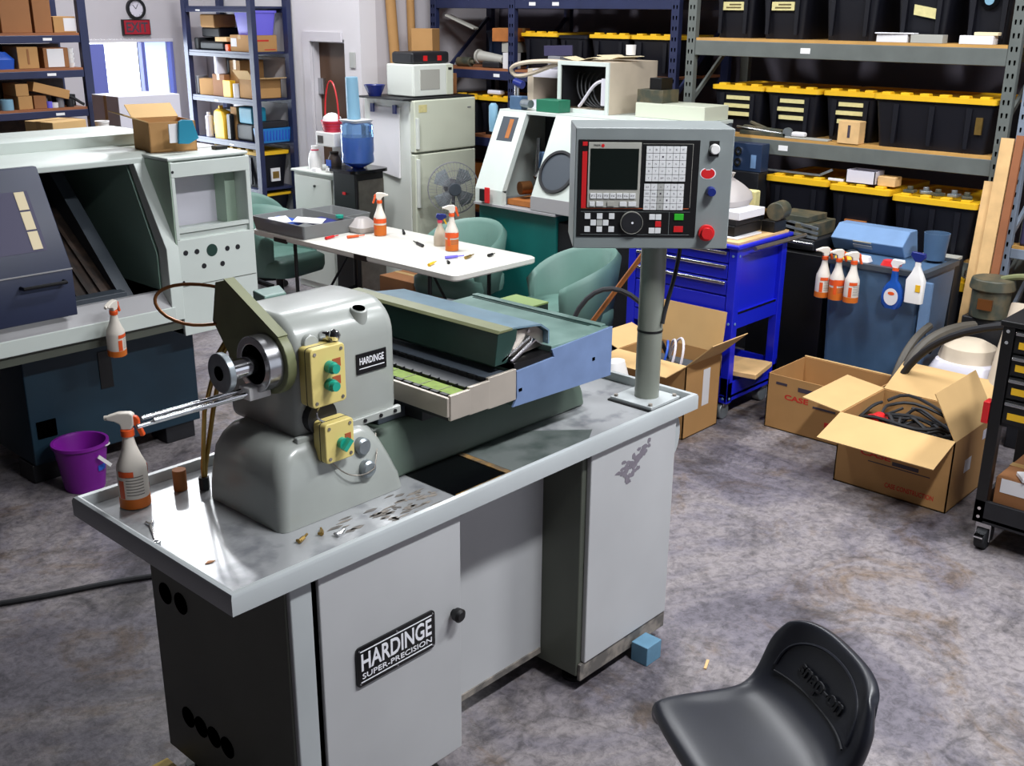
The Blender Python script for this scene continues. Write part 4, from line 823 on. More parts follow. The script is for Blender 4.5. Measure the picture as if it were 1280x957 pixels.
for k in range(4):
    o = build('white_cup', MB().lathe([(.022, 0), (.03, .035), (.001, .035)], n=12), 'white_plastic'); o.location = (4.15, 8.56, 1.86+.036*k); tag(o, 'white paper cup in a stack at the shelf end', 'cup', 'stacked white cups')
o = build('blue_bag', MB().rings([rrect(3.46, 3.70, 8.52, 8.75, .05, 1.86), rrect(3.45, 3.71, 8.51, 8.76, .06, 1.93), rrect(3.50, 3.66, 8.55, 8.7, .05, 1.985)]), 'blue_sheet'); tag(o, 'shiny blue bag on the second wall shelf deck', 'bag')
for k, (x, h, r_, m, lb) in enumerate(((3.93, .05, .025, 'lilac', 'small lilac tin among the clutter of the wall shelf'), (3.97, .04, .03, 'paper', 'small white tin among the clutter of the wall shelf'), (4.02, .08, .028, 'grey_box', 'grey can among the clutter of the wall shelf'), (4.10, .06, .03, 'black_soft', 'black can near the end of the wall shelf'), (3.60, .08, .05, 'cup', 'pale blue tin on the third wall shelf deck'))):
    o = build('can', MB().cyl((0, 0, 0), (0, 0, h), r_, n=14), m, None, .003); o.location = (x, 8.55, 1.56); tag(o, lb, 'can')
o = build('black_hose', MB().tube(bez((4.02, 8.54, 1.67), (4.1, 8.53, 1.66), (4.15, 8.52, 1.6), (4.2, 8.52, 1.575), 8), .012), 'rubber'); tag(o, 'black hose hanging at the wall shelf end', 'hose')
for k, (a, b, h, m, lb) in enumerate(((3.45, 3.60, .16, 'cardboard', 'brown box on the lowest visible wall shelf deck'), (4.0, 4.2, .24, 'cardboard', 'tan box at the end of the lowest visible wall shelf deck'))): carton('carton', lb, a, b, 8.52, 8.8, 1.22, 1.22+h, m=m, group=GB)

# corner shelf (decks 2.33 1.94 1.53 1.14)
lt_ = thing('lilac_tub', 'lilac plastic tub on the corner shelf', 'tub', (5.98, 8.68, 2.085), world=False)
carton('printed_carton', 'brown carton with red print under the lilac tub', 5.82, 6.12, 8.56, 8.86, 1.94, 2.085, m='cardboard', lab=('-x', .3, .9, .3, .8, 'paper'))
build('tub_body', MB().rings([rrect(-.11, .11, -.12, .12, .02, 0), rrect(-.13, .13, -.14, .14, .02, .19)]), 'lilac', lt_)
build('tub_lid', MB().rings([rrect(-.14, .14, -.15, .15, .02, .19), rrect(-.14, .14, -.15, .15, .02, .21)]), 'lilac', lt_)
o = build('print_line', MB().box(5.90, 6.03, 8.5585, 8.56, 2.03, 2.045), 'print_red'); o.parent = bpy.data.objects['printed_carton']; o.location = -Vector((5.97, 8.71, 1.94))
o = build('print_line', MB().box(5.98, 6.10, 8.5585, 8.56, 1.955, 1.963), 'print_red'); o.parent = bpy.data.objects['printed_carton']; o.location = -Vector((5.97, 8.71, 1.94))
o = build('white_canister', MB().cyl((5.86, 9.1, 1.53+.2), (5.86, 9.1, 1.53+.4), .06, n=16), 'drum_white', None, .01); tag(o, 'white canister held high on the corner shelf', 'canister')
carton('carton', 'brown carton under the white canister on the corner shelf', 5.82, 6.05, 9.0, 9.2, 1.53, 1.729, m='cardboard_dark')
carton('carton', 'open brown carton on the third corner shelf deck near the upright', 5.83, 6.12, 8.54, 8.78, 1.53, 1.70, flaps=(('-y', .10, .15), ('-x', .10, .9)))
carton('carton', 'brown carton stacked at the back of the third corner shelf deck', 5.88, 6.14, 8.82, 8.99, 1.53, 1.86, m='cardboard')
o = build('yellow_carton', MB().box(5.80, 5.86, 8.88, 9.0, 1.53, 1.68), 'yellow', None, .003); o.location.x = .0; tag(o, 'yellow printed carton on the corner shelf', 'box')
o = build('paper_roll', MB().cyl((5.84, 8.835, 1.53), (5.84, 8.835, 1.655), .035, n=16), 'paper'); tag(o, 'white paper roll standing by the corner shelf upright', 'roll')
carton('carton', 'tilted brown carton among dark parts on the corner shelf', 5.82, 5.97, 9.24, 9.42, 1.53, 1.68, m='cardboard', rz=.3)
flatbox('dark bundle on the second corner shelf deck', 5.84, 6.1, 9.0, 9.4, 1.94, 2.02, 'black_soft', 'bundle', 'dark_bundle', bev=.02)
flatbox('tan block with an orange corner on the second corner shelf deck', 5.83, 6.0, 8.93, 9.12, 2.021, 2.06, 'wood', 'block', 'block')
flatbox('orange plastic piece beside the printed carton', 5.81, 5.86, 8.88, 8.93, 1.94, 2.0, 'orange', 'plastic piece', 'plastic_piece')
yj = thing('yellow_jug', 'yellow plastic jug on the fourth corner shelf deck', 'jug', (5.86, 9.13, 1.14))
build('jug_body', MB().rings([rrect(-.05, .05, -.09, .09, .02, 0), rrect(-.055, .055, -.095, .095, .02, .18), rrect(-.05, .05, -.06, .08, .02, .25), rrect(-.03, .03, .0, .06, .02, .27)]), 'yellow', yj); build('jug_cap', MB().cyl((0, .03, .27), (0, .03, .30), .022, n=14), 'yellow', yj)
flatbox('teal machine case on the fourth corner shelf deck', 5.84, 6.0, 8.62, 8.84, 1.30, 1.45, 'teal_box', 'case', 'machine_case', bev=.02)
flatbox('black tool bag under the teal machine case', 5.84, 6.08, 8.62, 8.9, 1.14, 1.299, 'black_soft', 'bag', 'tool_bag', bev=.03)
bb = thing('blue_basket', 'bright blue slotted basket at the end of the corner shelf', 'basket', (6.0, 8.55, 1.14))
build('basket_body', MB().rings([rrect(-.16, .16, -.05, .05, .01, 0, 2), rrect(-.17, .17, -.06, .06, .01, .13, 2)]), 'blue_bin', bb)
for k in range(9): build('basket_slot', MB().box(-.135+k*.034, -.12+k*.034, -.0585, -.05, .02, .11), 'blue_sheet', bb)
flatbox('black flat case lying on the blue basket', 5.84, 6.14, 8.49, 8.61, 1.271, 1.33, 'black_soft', 'case', 'flat_case', bev=.01)
flatbox('brown carton behind the black flat case', 5.86, 6.1, 8.90, 9.0, 1.14, 1.44, 'cardboard', 'box', 'carton')
o = build('grey_tool', MB().box(5.94, 5.99, 9.05, 9.2, 1.14, 1.24), 'grey_box', None, .015); tag(o, 'grey power tool base on the fourth corner shelf deck', 'tool')
o = build('spray_can', MB().cyl((5.84, 9.34, 1.14), (5.84, 9.34, 1.34), .035, n=16).cyl((5.84, 9.34, 1.34), (5.84, 9.34, 1.37), .02, n=12), 'drum_white', None, .004); tag(o, 'white and blue spray can at the far end of the corner shelf', 'can')

# dark clutter on the corner shelf and the wall shelf
CL = [('dark_bundle', 'black cable bundle at the far end of the second corner shelf deck', 5.84, 6.05, 9.42, 9.5, 1.94, 2.05, 'black_soft'), ('dark_case', 'black hard case on the third corner shelf deck behind the yellow box', 5.93, 6.12, 9.0, 9.2, 1.73, 1.86, 'black'),
      ('grey_casting', 'grey casting on the third corner shelf deck', 5.83, 5.95, 9.46, 9.52, 1.53, 1.70, 'grey_box'), ('dark_drill', 'black drill body leaning on the yellow jug', 5.80, 5.85, 8.92, 8.99, 1.14, 1.38, 'black'),
      ('brown_carton', 'tall brown carton at the back of the third corner shelf deck', 6.02, 6.15, 9.22, 9.45, 1.53, 1.86, 'cardboard'), ('tan_carton', 'tan carton lying on the dark crate of the corner shelf', 5.86, 6.1, 9.16, 9.4, 2.141, 2.26, 'cardboard'), ('dark_motor', 'dark motor block at the back of the fourth corner shelf deck', 6.0, 6.14, 9.1, 9.4, 1.14, 1.4, 'black_soft'), ('dark_crate', 'dark crate filling the top of the corner shelf', 5.9, 6.14, 9.15, 9.45, 2.055, 2.14, 'black_soft')]
for nm, lb, xa, xb, ya_, yb_, za, zb, m in CL: flatbox(lb, xa, xb, ya_, yb_, za, zb, m, 'clutter', nm, bev=.015)
for z_, h_, n_ in ((1.86, .17, 'second'), (1.56, .2, 'third'), (1.22, .25, 'lowest')):
    flatbox('dark carton row at the back of the %s wall shelf deck' % n_, 3.45, 4.2, 8.83, 8.97, z_, z_+h_, 'interior_dark', 'box', 'dark_carton')
for k, (x, w, h, m, lb) in enumerate(((3.50, .08, .09, 'black_soft', 'small black box at the dark end of the third wall shelf deck'), (4.06, .06, .11, 'navy', 'navy tin behind the cans on the wall shelf'), (4.16, .05, .09, 'black', 'black tin at the end upright of the wall shelf'), (3.93, .05, .07, 'paper', 'small white packet behind the lilac tin'))):
    flatbox(lb, x-w/2, x+w/2, 8.62, 8.72, 1.56, 1.56+h, m, 'box', 'small_tin')

# ================================================================== KITCHEN CORNER
fr = thing('refrigerator', 'white two-door refrigerator with a microwave on top', 'refrigerator', (6.4, 6.95, 0), world=True)
build('fridge_cabinet', MB().box(6.055, 6.755, 6.71, 7.28, .03, 1.615), 'fridge_side', fr, .01)
fd = build('freezer_door', MB().box(6.052, 6.757, 6.65, 6.705, 1.20, 1.615), 'fridge', fr, .01)
fd2 = build('fridge_door', MB().box(6.052, 6.757, 6.65, 6.705, .06, 1.185), 'fridge', fr, .01)
build('door_handle', MB().box(6.06, 6.085, 6.625, 6.652, 1.23, 1.48), 'fridge_side', fd, .004); build('door_handle', MB().box(6.06, 6.085, 6.625, 6.652, .75, 1.15), 'fridge_side', fd2, .004)
build('badge', MB().box(6.66, 6.70, 6.648, 6.65, 1.53, 1.54), 'grey_box', fd); build('energy_sticker', MB().box(6.10, 6.19, 6.648, 6.65, 1.52, 1.58), 'tag', fd)
for x in (6.12, 6.69): build('fridge_foot', MB().cyl((x, 6.8, 0), (x, 6.8, .03), .03, n=10), 'black', fr)
nt_ = tag(build('paper_notice', MB().add([(6.052, 7.20, 1.55), (6.052, 6.83, 1.55), (6.05, 6.83, .98), (6.05, 7.20, 1.03), (6.048, 7.20, 1.55), (6.048, 6.83, 1.55), (6.03, 6.83, .98), (6.045, 7.20, 1.03)], [(0,1,2,3),(4,7,6,5),(0,4,5,1),(1,5,6,2),(2,6,7,3),(3,7,4,0)]), 'paper'), 'large white paper hung with blue clips on the refrigerator side', 'paper')
for y in (7.16, 6.88): build('clip', MB().box(6.035, 6.05, y-.02, y+.02, 1.5, 1.57), 'blue_knob', nt_)
flatbox('dark flat board under the microwave', 5.96, 6.78, 6.68, 7.25, 1.616, 1.63, 'black_soft', 'board', 'board')
mw = thing('microwave', 'white countertop microwave standing on the refrigerator', 'microwave', (6.36, 6.9, 1.63), world=True)
build('oven_cabinet', MB().box(6.13, 6.58, 6.75, 7.07, 1.635, 1.89), 'fridge_side', mw, .012)
md = build('oven_door', MB().box(6.132, 6.50, 6.735, 6.752, 1.64, 1.885), 'fridge_side', mw, .006); build('door_window', MB().box(6.20, 6.42, 6.732, 6.736, 1.69, 1.85), 'bezel', md, .01)
mk = build('keypad_panel', MB().box(6.50, 6.578, 6.735, 6.752, 1.64, 1.885), 'fridge', mw, .004); build('display', MB().box(6.52, 6.56, 6.733, 6.736, 1.84, 1.86), 'black', mk)
cs = thing('tool_case', 'black plastic tool case with red latches on the microwave', 'case', (6.35, 6.9, 1.891), world=True)
build('case_shell', MB().box(6.16, 6.58, 6.78, 7.04, 1.891, 1.985), 'black_soft', cs, .02)
for x in (6.30, 6.46): build('latch', MB().box(x-.02, x+.02, 6.772, 6.782, 1.915, 1.955), 'red', cs)
bw = tag(build('bowl', MB().lathe([(.02, 0), (.05, .0), (.09, .09), (.085, .09), (.045, .01), (.001, .01)], n=24), 'blue_knob'), 'blue plastic bowl at the edge of the refrigerator top', 'bowl'); bw.location = (6.04, 7.12, 1.631)
ff = thing('floor_fan', 'grey round pedestal fan in front of the refrigerator', 'fan', (6.14, 6.3, 0))
c = Vector((0, 0, .945)); ax = Vector((-.55, -.83, 0)).normalized(); sd_ = Vector((.83, -.55, 0)).normalized()
build('fan_base', MB().lathe([(.001, 0), (.19, 0), (.19, .015), (.03, .04), (.001, .04)], n=28), 'grey_box', ff); build('fan_pole', MB().cyl((0, 0, .04), (0, 0, .93), .014, n=12), 'grey_box', ff)
build('motor_housing', MB().cyl(c-ax*.16, c-ax*.03, .06, .07, 18), 'grey_box', ff)
cage = build('fan_cage', MB().ring(c, ax, .212, .205, .02, 40).ring(c+ax*.06, ax, .15, .146, .004, 36).ring(c+ax*.075, ax, .1, .096, .004, 32), 'grey_box', ff)
mb = MB()
for k in range(44):
    a = 2*PI*k/44; dv = sd_*math.cos(a)+Vector((0, 0, 1))*math.sin(a)
    mb.tube([c+dv*.207+ax*.01, c+dv*.16+ax*.055, c+dv*.1+ax*.078, c+dv*.05+ax*.085], .0016, 4)
o = build('cage_wires', mb, 'grey_box', cage); o['kind'] = 'stuff'
build('fan_hub', MB().cyl(c+ax*.06, c+ax*.095, .055, .05, 20), 'interior_grey', ff, .004)
for k in range(4):
    a = 2*PI*k/4+.4; d1_ = sd_*math.cos(a)+Vector((0,0,1))*math.sin(a); d2_ = sd_*math.cos(a+.9)+Vector((0,0,1))*math.sin(a+.9); d3_ = sd_*math.cos(a+.45)+Vector((0,0,1))*math.sin(a+.45)
    build('fan_blade', MB().rings([[c+d1_*.05, c+d1_*.17, c+d3_*.185+ax*.012, c+d2_*.17+ax*.03, c+d2_*.05+ax*.02], [q+ax*.004 for q in (c+d1_*.05, c+d1_*.17, c+d3_*.185+ax*.012, c+d2_*.17+ax*.03, c+d2_*.05+ax*.02)]]), 'fan_grey', ff)
wc = thing('water_cooler', 'black and steel water cooler with a blue bottle upside down', 'water cooler', (5.70, 6.95, 0), world=True)
build('cooler_body', MB().box(5.56, 5.86, 6.83, 7.12, 0, 1.06), 'black', wc, .012); build('steel_panel', MB().box(5.585, 5.85, 6.82, 6.832, .05, 1.0), 'brushed', wc)
build('cooler_top', MB().rings([rrect(5.52, 5.90, 6.79, 7.16, .06, 1.06), rrect(5.52, 5.90, 6.79, 7.16, .06, 1.085)]), 'black_gloss', wc)
build('tap', MB().box(5.55, 5.56, 6.96, 6.99, .88, .9), 'red', wc)
jg = build('water_bottle', MB().lathe([(.04, 1.085), (.07, 1.10), (.13, 1.13), (.135, 1.15), (.13, 1.2), (.135, 1.22), (.135, 1.36), (.13, 1.38), (.135, 1.40), (.13, 1.43), (.11, 1.445), (.001, 1.445)], (5.71, 6.97, 0), 32), 'water', wc)
build('water_fill', MB().lathe([(.03, 1.10), (.06, 1.11), (.12, 1.135), (.126, 1.15), (.126, 1.335), (.001, 1.335)], (5.71, 6.97, 0), 28), 'jug_blue', wc)
o = build('cup_sleeve', MB().cyl((5.71, 7.0, 1.47), (5.70, 7.0, 1.80), .055, .05, 20), 'cup', None, .004); tag(o, 'clear pale blue sleeve of cups on the water bottle', 'cup sleeve')
o = build('cup_tray', MB().rings([rrect(5.62, 5.80, 6.88, 7.06, .03, 1.446), rrect(5.60, 5.82, 6.86, 7.08, .03, 1.469)]), 'white_plastic'); tag(o, 'white shallow dish on top of the water bottle', 'dish')
kc = thing('white_cabinet', 'low white cabinet beside the water cooler', 'cabinet', (5.75, 7.4, 0), world=True)
build('cabinet_body', MB().box(5.60, 6.0, 7.16, 7.70, 0, 1.0), 'fridge_side', kc, .006); build('cabinet_top', MB().box(5.58, 6.0, 7.14, 7.72, 1.0, 1.02), 'fridge_side', kc, .006)
cdoor = build('cabinet_door', MB().box(5.588, 5.60, 7.18, 7.68, .06, .97), 'fridge_side', kc, .003); build('cabinet_knob', MB().cyl((5.588, 7.4, .9), (5.575, 7.4, .9), .01, n=10), 'black', cdoor)
cm = thing('coffee_maker', 'white coffee maker with a dark jug on the white cabinet', 'coffee maker', (5.70, 7.24, 1.02), world=True)
build('maker_body', MB().box(5.66, 5.80, 7.17, 7.34, 1.02, 1.05).box(5.74, 5.80, 7.17, 7.34, 1.05, 1.24), 'white_plastic', cm, .006); mh = build('maker_head', MB().box(5.62, 5.80, 7.16, 7.40, 1.235, 1.35), 'white_plastic', cm, .008)
build('maker_window', MB().box(5.617, 5.621, 7.30, 7.37, 1.26, 1.32), 'interior_dark', mh); build('carafe', MB().lathe([(.001, 0), (.05, 0), (.06, .04), (.05, .09), (.035, .12), (.04, .14), (.001, .14)], (5.68, 7.24, 1.051), 20), 'interior_dark', cm); build('carafe_label', MB().box(5.615, 5.622, 7.21, 7.27, 1.08, 1.13), 'blue_sheet', cm)
bk2 = thing('red_basket', 'red wicker basket with a tall hoop handle on the coffee maker', 'basket', (5.70, 7.27, 1.351))
build('basket_body', MB().lathe([(.001, 0), (.07, 0), (.095, .09), (.088, .09), (.065, .008), (.001, .008)], n=22), 'pink', bk2); build('hoop_handle', MB().tube([(0, .09*math.cos(a), .085+.32*math.sin(a)) for a in [PI*k/14 for k in range(15)]], .007, 6), 'red', bk2)
for k in range(3): build('weave_band', MB().ring((0, 0, .02+k*.025), (0, 0, 1), .078+.007*k, .07, .006, 22), 'red', bk2)
o = build('cloth_bundle', MB().lathe([(.001, 0), (.05, .01), (.08, .05), (.07, .1), (.03, .13), (.001, .135)], (5.70, 7.27, 1.37), 16, 1, 1.1), 'knit_white'); tag(o, 'white cloth bundled in the red basket', 'cloth')
o = build('white_jug', MB().lathe([(.001, 0), (.055, 0), (.06, .08), (.05, .13), (.028, .17), (.028, .2), (.001, .2)], (5.68, 7.50, 1.02), 20), 'white_plastic'); tag(o, 'white plastic jug with a red collar on the white cabinet', 'jug'); build('jug_collar', MB().ring((5.68, 7.50, 1.175), (0, 0, 1), .034, .028, .016, 16), 'pink', o)
o = build('folded_rag', MB().rings([rrect(5.585, 5.65, 7.36, 7.46, .02, 1.021), rrect(5.59, 5.645, 7.37, 7.45, .02, 1.045)]), 'white_plastic'); tag(o, 'white folded rag on the white cabinet edge', 'rag')

# ================================================================== TABLE AND TUB CHAIRS
tb = thing('folding_table', 'white plastic folding table covered with tools and trays', 'table', (4.98, 5.8, 0), world=True)
build('table_top', MB().rings([rrect(4.60, 5.36, 4.71, 6.88, .04, .70), rrect(4.59, 5.37, 4.70, 6.89, .05, .71), rrect(4.59, 5.37, 4.70, 6.89, .05, .738), rrect(4.60, 5.36, 4.71, 6.88, .05, .745)]), 'table_top', tb)
for y in (5.05, 6.5):
    for x in (4.70, 5.26): build('table_leg', MB().tube([(x, y, 0), (x, y, .66), (x+(.05 if x < 5 else -.05), y, .70)], .014, 8), 'black', tb)
    build('cross_tube', MB().cyl((4.70, y, .25), (5.26, y, .25), .011, n=8), 'black', tb); build('leg_brace', MB().cyl((4.98, y, .25), (4.98, y+(.35 if y < 5.5 else -.35), .69), .01, n=8), 'black', tb)
build('edge_clip', MB().box(4.585, 4.60, 5.55, 5.68, .70, .735), 'black', tb); build('edge_clip', MB().box(4.585, 4.60, 6.45, 6.6, .69, .72), 'black', tb)
def tub_chair(label, loc, rz, z=.45):
    t = thing('tub_chair', label, 'chair', loc, rz, 'green swivel tub chairs')
    # opening faces +x; shell wraps from one arm round the back to the other
    n = 26; rs = []
    for k in range(n+1):
        a = PI*.30 + (2*PI-PI*.60)*k/n; s = abs(2*k/n-1); top = .82-.20*s**2.0
        ro, ri = .335, .275
        ca, sa = math.cos(a), math.sin(a)
        rs.append([(ri*ca*.97, ri*sa, .40), (ri*ca*1.0, ri*sa, top-.03), ((ri+ro)/2*ca*1.02, (ri+ro)/2*sa, top), (ro*ca*1.02, ro*sa, top-.035), (ro*.86*ca, ro*.86*sa, .34), (ro*.72*ca, ro*.72*sa, .31)])
    build('chair_shell', MB().rings(rs), 'chair', t, sharp=80)
    build('seat_cushion', MB().rings([rrect(-.24, .30, -.265, .265, .12, .33), rrect(-.25, .315, -.275, .275, .13, .37), rrect(-.25, .315, -.275, .275, .13, .44), rrect(-.22, .28, -.24, .24, .12, .465)]), 'chair', t, sharp=70)
    build('swivel_post', MB().cyl((0, 0, .08), (0, 0, .34), .03, n=14), 'black', t)
    for k in range(5):
        a = 2*PI*k/5; lg = build('base_arm', MB().bar((0, 0, .09), (.27*math.cos(a), .27*math.sin(a), .075), .04, .03), 'black', t); build('castor', MB().cyl((.27*math.cos(a)-.02*math.sin(a), .27*math.sin(a)+.02*math.cos(a), .03), (.27*math.cos(a)+.02*math.sin(a), .27*math.sin(a)-.02*math.cos(a), .03), .03, n=12), 'black', lg)
    return t
ch = tub_chair('green tub chair tucked in beside the grey trays at the far table end', (4.98, 7.12, 0), -1.35)
dup(ch, (5.56, 5.62, 0), PI+.15, 'green tub chair between the folding table and the teal lathe')
dup(ch, (5.42, 4.46, 0), PI-.45, 'green tub chair nearest the lathe slide at the table end')
dup(ch, (5.2, 7.82, 0), -PI/2, 'green tub chair mostly hidden behind the grey trays')
GT = 'orange labelled spray bottles on the folding table'
def table_spray(label, loc, rz, s=1.12):
    t = dup(sp, loc, rz, label, (s, s, s)); return t
spo = spray_proto('spray_bottle', .07, 'orange spray bottle standing alone beside the clear bag on the table'); spo.location = (5.10, 6.0, .746); spo.rotation_euler = (0, 0, PI-.7); spo.scale = (1.1,)*3
build('wide_label', MB().ring((0, 0, .085), (0, 0, 1), .0428, .042, .03, 28), 'orange', spo)
s2 = dup(spo, (5.10, 5.25, .746), -.7, 'orange spray bottle standing beside the blue-headed bottle on the table')
ub = thing('spray_bottle', 'cream spray bottle with a blue and yellow trigger head on the table', 'spray bottle', (5.16, 5.43, .746), PI-.7)
build('bottle_body', MB().lathe([(.001, 0), (.045, 0), (.045, .06), (.035, .1), (.016, .14), (.014, .17), (.001, .17)], n=22), 'drum_cream', ub, sharp=70); build('collar', MB().lathe([(.017, .16), (.018, .18), (.001, .18)], n=16), 'pink', ub); uh = build('sprayer_head', MB().prism([(-.05, .2), (-.04, .22), (.02, .225), (.03, .2), (.01, .18), (-.015, .18)], 'y', -.014, .014), 'blue_knob', ub, .004); build('trigger', MB().prism([(-.03, .2), (-.05, .15), (-.04, .148), (-.02, .19)], 'y', -.006, .006), 'yellow', uh)
tr = thing('parts_tray', 'grey plastic tray filled with papers at the table end', 'tray', (4.82, 6.55, .746))
def open_tray(t, hx, hy, h, m): build('tray_shell', MB().rings([rrect(-hx+.02, hx-.02, -hy+.02, hy-.02, .02, 0), rrect(-hx, hx, -hy, hy, .02, h), rrect(-hx+.012, hx-.012, -hy+.012, hy-.012, .02, h), rrect(-hx+.03, hx-.03, -hy+.03, hy-.03, .02, .01)]), m, t)
open_tray(tr, .24, .32, .1, 'tray_plastic')
t2 = thing('parts_tray', 'grey plastic tray behind the paper-filled one', 'tray', (5.20, 6.62, .746)); open_tray(t2, .14, .24, .09, 'tray_plastic')
for k, (x, y, z, w, d, rz_, m, lb) in enumerate(((4.74, 6.66, .80, .2, .28, .3, 'blue_sheet', 'blue folder lying in the paper-filled tray'), (4.72, 6.70, .808, .14, .2, -.4, 'paper', 'white sheet on the blue folder'), (4.84, 6.50, .815, .16, .22, .7, 'paper', 'crumpled white sheet lying across the paper-filled tray'), (4.92, 6.44, .80, .2, .24, .1, 'blue_knob', 'dark blue booklet at the front of the paper-filled tray'))):
    o = build('paper_sheet', MB().box(-w/2, w/2, -d/2, d/2, 0, .006), m, None, .002); o.location = (x, y, z+.006); o.rotation_euler = (.06, -.05, rz_); tag(o, lb, 'paper')
o = build('bottle_cap', MB().cyl((5.03, 6.38, .835), (5.03, 6.38, .855), .03, n=16), 'teal_button'); tag(o, 'small green cap resting on the tray papers', 'cap')
o = build('clear_bag', MB().rings([rrect(5.02, 5.2, 6.12, 6.3, .04, .746), rrect(5.0, 5.21, 6.1, 6.32, .06, .79), rrect(5.06, 5.15, 6.16, 6.25, .04, .85)]), 'bottle_clear'); tag(o, 'clear plastic bag with yellow contents on the table', 'bag'); build('bag_content', MB().box(5.08, 5.14, 6.17, 6.24, .75, .80), 'tag', o, .01)
tools = [('tape_measure', 'yellow tool lying near the table corner', 4.70, 5.02, .4, .06, 'yellow'), ('screwdriver', 'screwdriver with a purple handle lying on the table', 4.94, 5.06, -.3, .07, 'lilac'), ('scissors_handle', 'brass coloured tool beside the purple screwdriver', 5.02, 5.0, .3, .06, 'brass'), ('marker', 'black marker lying behind the spray bottles', 5.06, 5.55, 1.2, .09, 'black'), ('black_pliers', 'black pliers at the far table edge', 5.28, 5.95, .9, .08, 'black'), ('red_pen', 'red pen in front of the grey trays', 4.78, 6.16, .2, .07, 'red'), ('orange_pen', 'orange pen next to the red pen', 4.92, 6.06, -.2, .07, 'orange'), ('hex_key', 'thin black hex key on the table near the yellow tool', 4.80, 4.98, 1.0, .03, 'black'), ('small_ring', 'dark ring tool at the table corner by the chair', 5.16, 4.93, .2, .04, 'black')]
for nm, lb, x, y, rz_, L_, m in tools:
    o = build(nm, MB().cyl((-L_, 0, .011), (L_*.3, 0, .011), .011, .009, 10).cyl((L_*.3, 0, .011), (L_, 0, .011), .004, n=8), m); o.location = (x, y, .746); o.rotation_euler = (0, 0, rz_); tag(o, lb, 'tool')
o = build('blue_bag', MB().rings([rrect(4.9, 5.3, 6.05, 6.45, .1, 0), rrect(4.86, 5.34, 6.0, 6.5, .12, .12), rrect(4.95, 5.2, 6.1, 6.4, .1, .26)]), 'blue_sheet'); tag(o, 'blue plastic bag on the floor under the table', 'bag')
carton('carton', 'brown carton on the floor behind the table legs', 5.5, 5.85, 6.1, 6.5, 0, .3, m='cardboard_dark')

# ================================================================== TEAL AND WHITE LATHE BY THE BLUE RACK
tl = thing('slant_bed_lathe', 'white and teal slant-front lathe with an open door in front of the blue rack', 'lathe', (6.3, 5.0, 0), world=True)
build('machine_base', MB().box(5.93, 6.74, 5.02, 5.80, .06, .905), 'teal', tl, .008)
build('machine_base', MB().box(5.95, 6.74, 4.1, 5.02, .06, .86), 'black_soft', tl, .008)
for x in (6.02, 6.7):
    for y in (4.2, 5.7): build('levelling_foot', MB().cyl((x, y, 0), (x, y, .06), .05, n=12), 'black', tl)
build('base_ledge', MB().box(5.89, 6.74, 5.0, 5.82, .905, .925), 'band_grey', tl, .003)
prof_ = [(5.90, .925), (5.90, 1.03), (6.165, 1.59), (6.21, 1.59), (5.95, 1.02), (5.95, .925)]
def tpr(d=0): return [(a+d, b) for a, b in prof_]
def slope_panel(name, y0, y1, parts=None, m='machine_white'): return build(name, MB().prism(prof_, 'y', y0, y1), m, tl, .003)
# left panel with its window: four strips round the opening
TP = lambda t: (5.90+.265*t, 1.03+.56*t)
def strip(name, y0, y1, t0, t1, m='machine_white', th=.045, parent=None):
    (xa, za), (xb, zb) = TP(t0), TP(t1); nx, nz = .904*th, -.428*th
    return build(name, MB().prism([(xa, za), (xb, zb), (xb+nx, zb+nz), (xa+nx, za+nz)], 'y', y0, y1), m, parent or tl)
lp = build('window_panel', MB().box(5.90, 5.945, 5.53, 5.81, .925, 1.03), 'machine_white', tl)
strip('panel_strip', 5.53, 5.81, 0, .62); strip('panel_strip', 5.53, 5.81, .93, 1.0); strip('panel_strip', 5.75, 5.81, .62, .93); strip('panel_strip', 5.53, 5.59, .62, .93)
strip('window_pane', 5.59, 5.75, .62, .93, 'interior_grey', .02)
strip('window_streak', 5.63, 5.67, .66, .90, 'wood_orange', -.002)
build('front_panel', MB().prism(prof_, 'y', 4.1, 5.24), 'machine_white', tl, .003)
build('grey_foot_panel', MB().box(5.893, 5.90, 4.3, 5.24, .93, 1.03), 'band_grey', tl)
build('hood_top', MB().box(6.165, 6.74, 4.1, 5.81, 1.575, 1.60), 'machine_white', tl, .003)
build('hood_back', MB().box(6.68, 6.73, 4.1, 5.81, .90, 1.58), 'interior_grey', tl)
build('hood_end', MB().prism([(5.95, .925), (5.95, 1.02), (6.21, 1.575), (6.7, 1.575), (6.7, .925)], 'y', 5.79, 5.81), 'machine_white', tl)
build('inner_end', MB().prism([(5.95, .925), (5.95, 1.02), (6.21, 1.575), (6.7, 1.575), (6.7, .925)], 'y', 5.24, 5.26), 'interior_grey', tl)
build('turret_block', MB().box(6.25, 6.5, 5.30, 5.48, 1.05, 1.30), 'tank_blue', tl, .01); build('turret_arm', MB().cyl((6.1, 5.36, 1.12), (6.3, 5.32, 1.33), .035, n=12), 'black', tl); build('chuck', MB().cyl((6.02, 5.46, 1.05), (6.1, 5.43, 1.05), .05, n=16), 'copper', tl); build('turret_tool', MB().cyl((6.2, 5.45, 1.1), (6.25, 5.48, 1.4), .018, n=10), 'chrome', tl)
build('chip_pan', MB().box(5.96, 6.5, 5.27, 5.53, .93, .97), 'wood_orange', tl)
es = build('stop_switch', MB().box(5.875, 5.90, 5.68, 5.745, .94, 1.03), 'black', tl, .004); build('stop_lever', MB().box(5.862, 5.876, 5.63, 5.68, .93, 1.05), 'red', es, .006)
TPc = Vector((5.985, 5.06, 1.21)); tn = Vector((-.904, 0, .428))
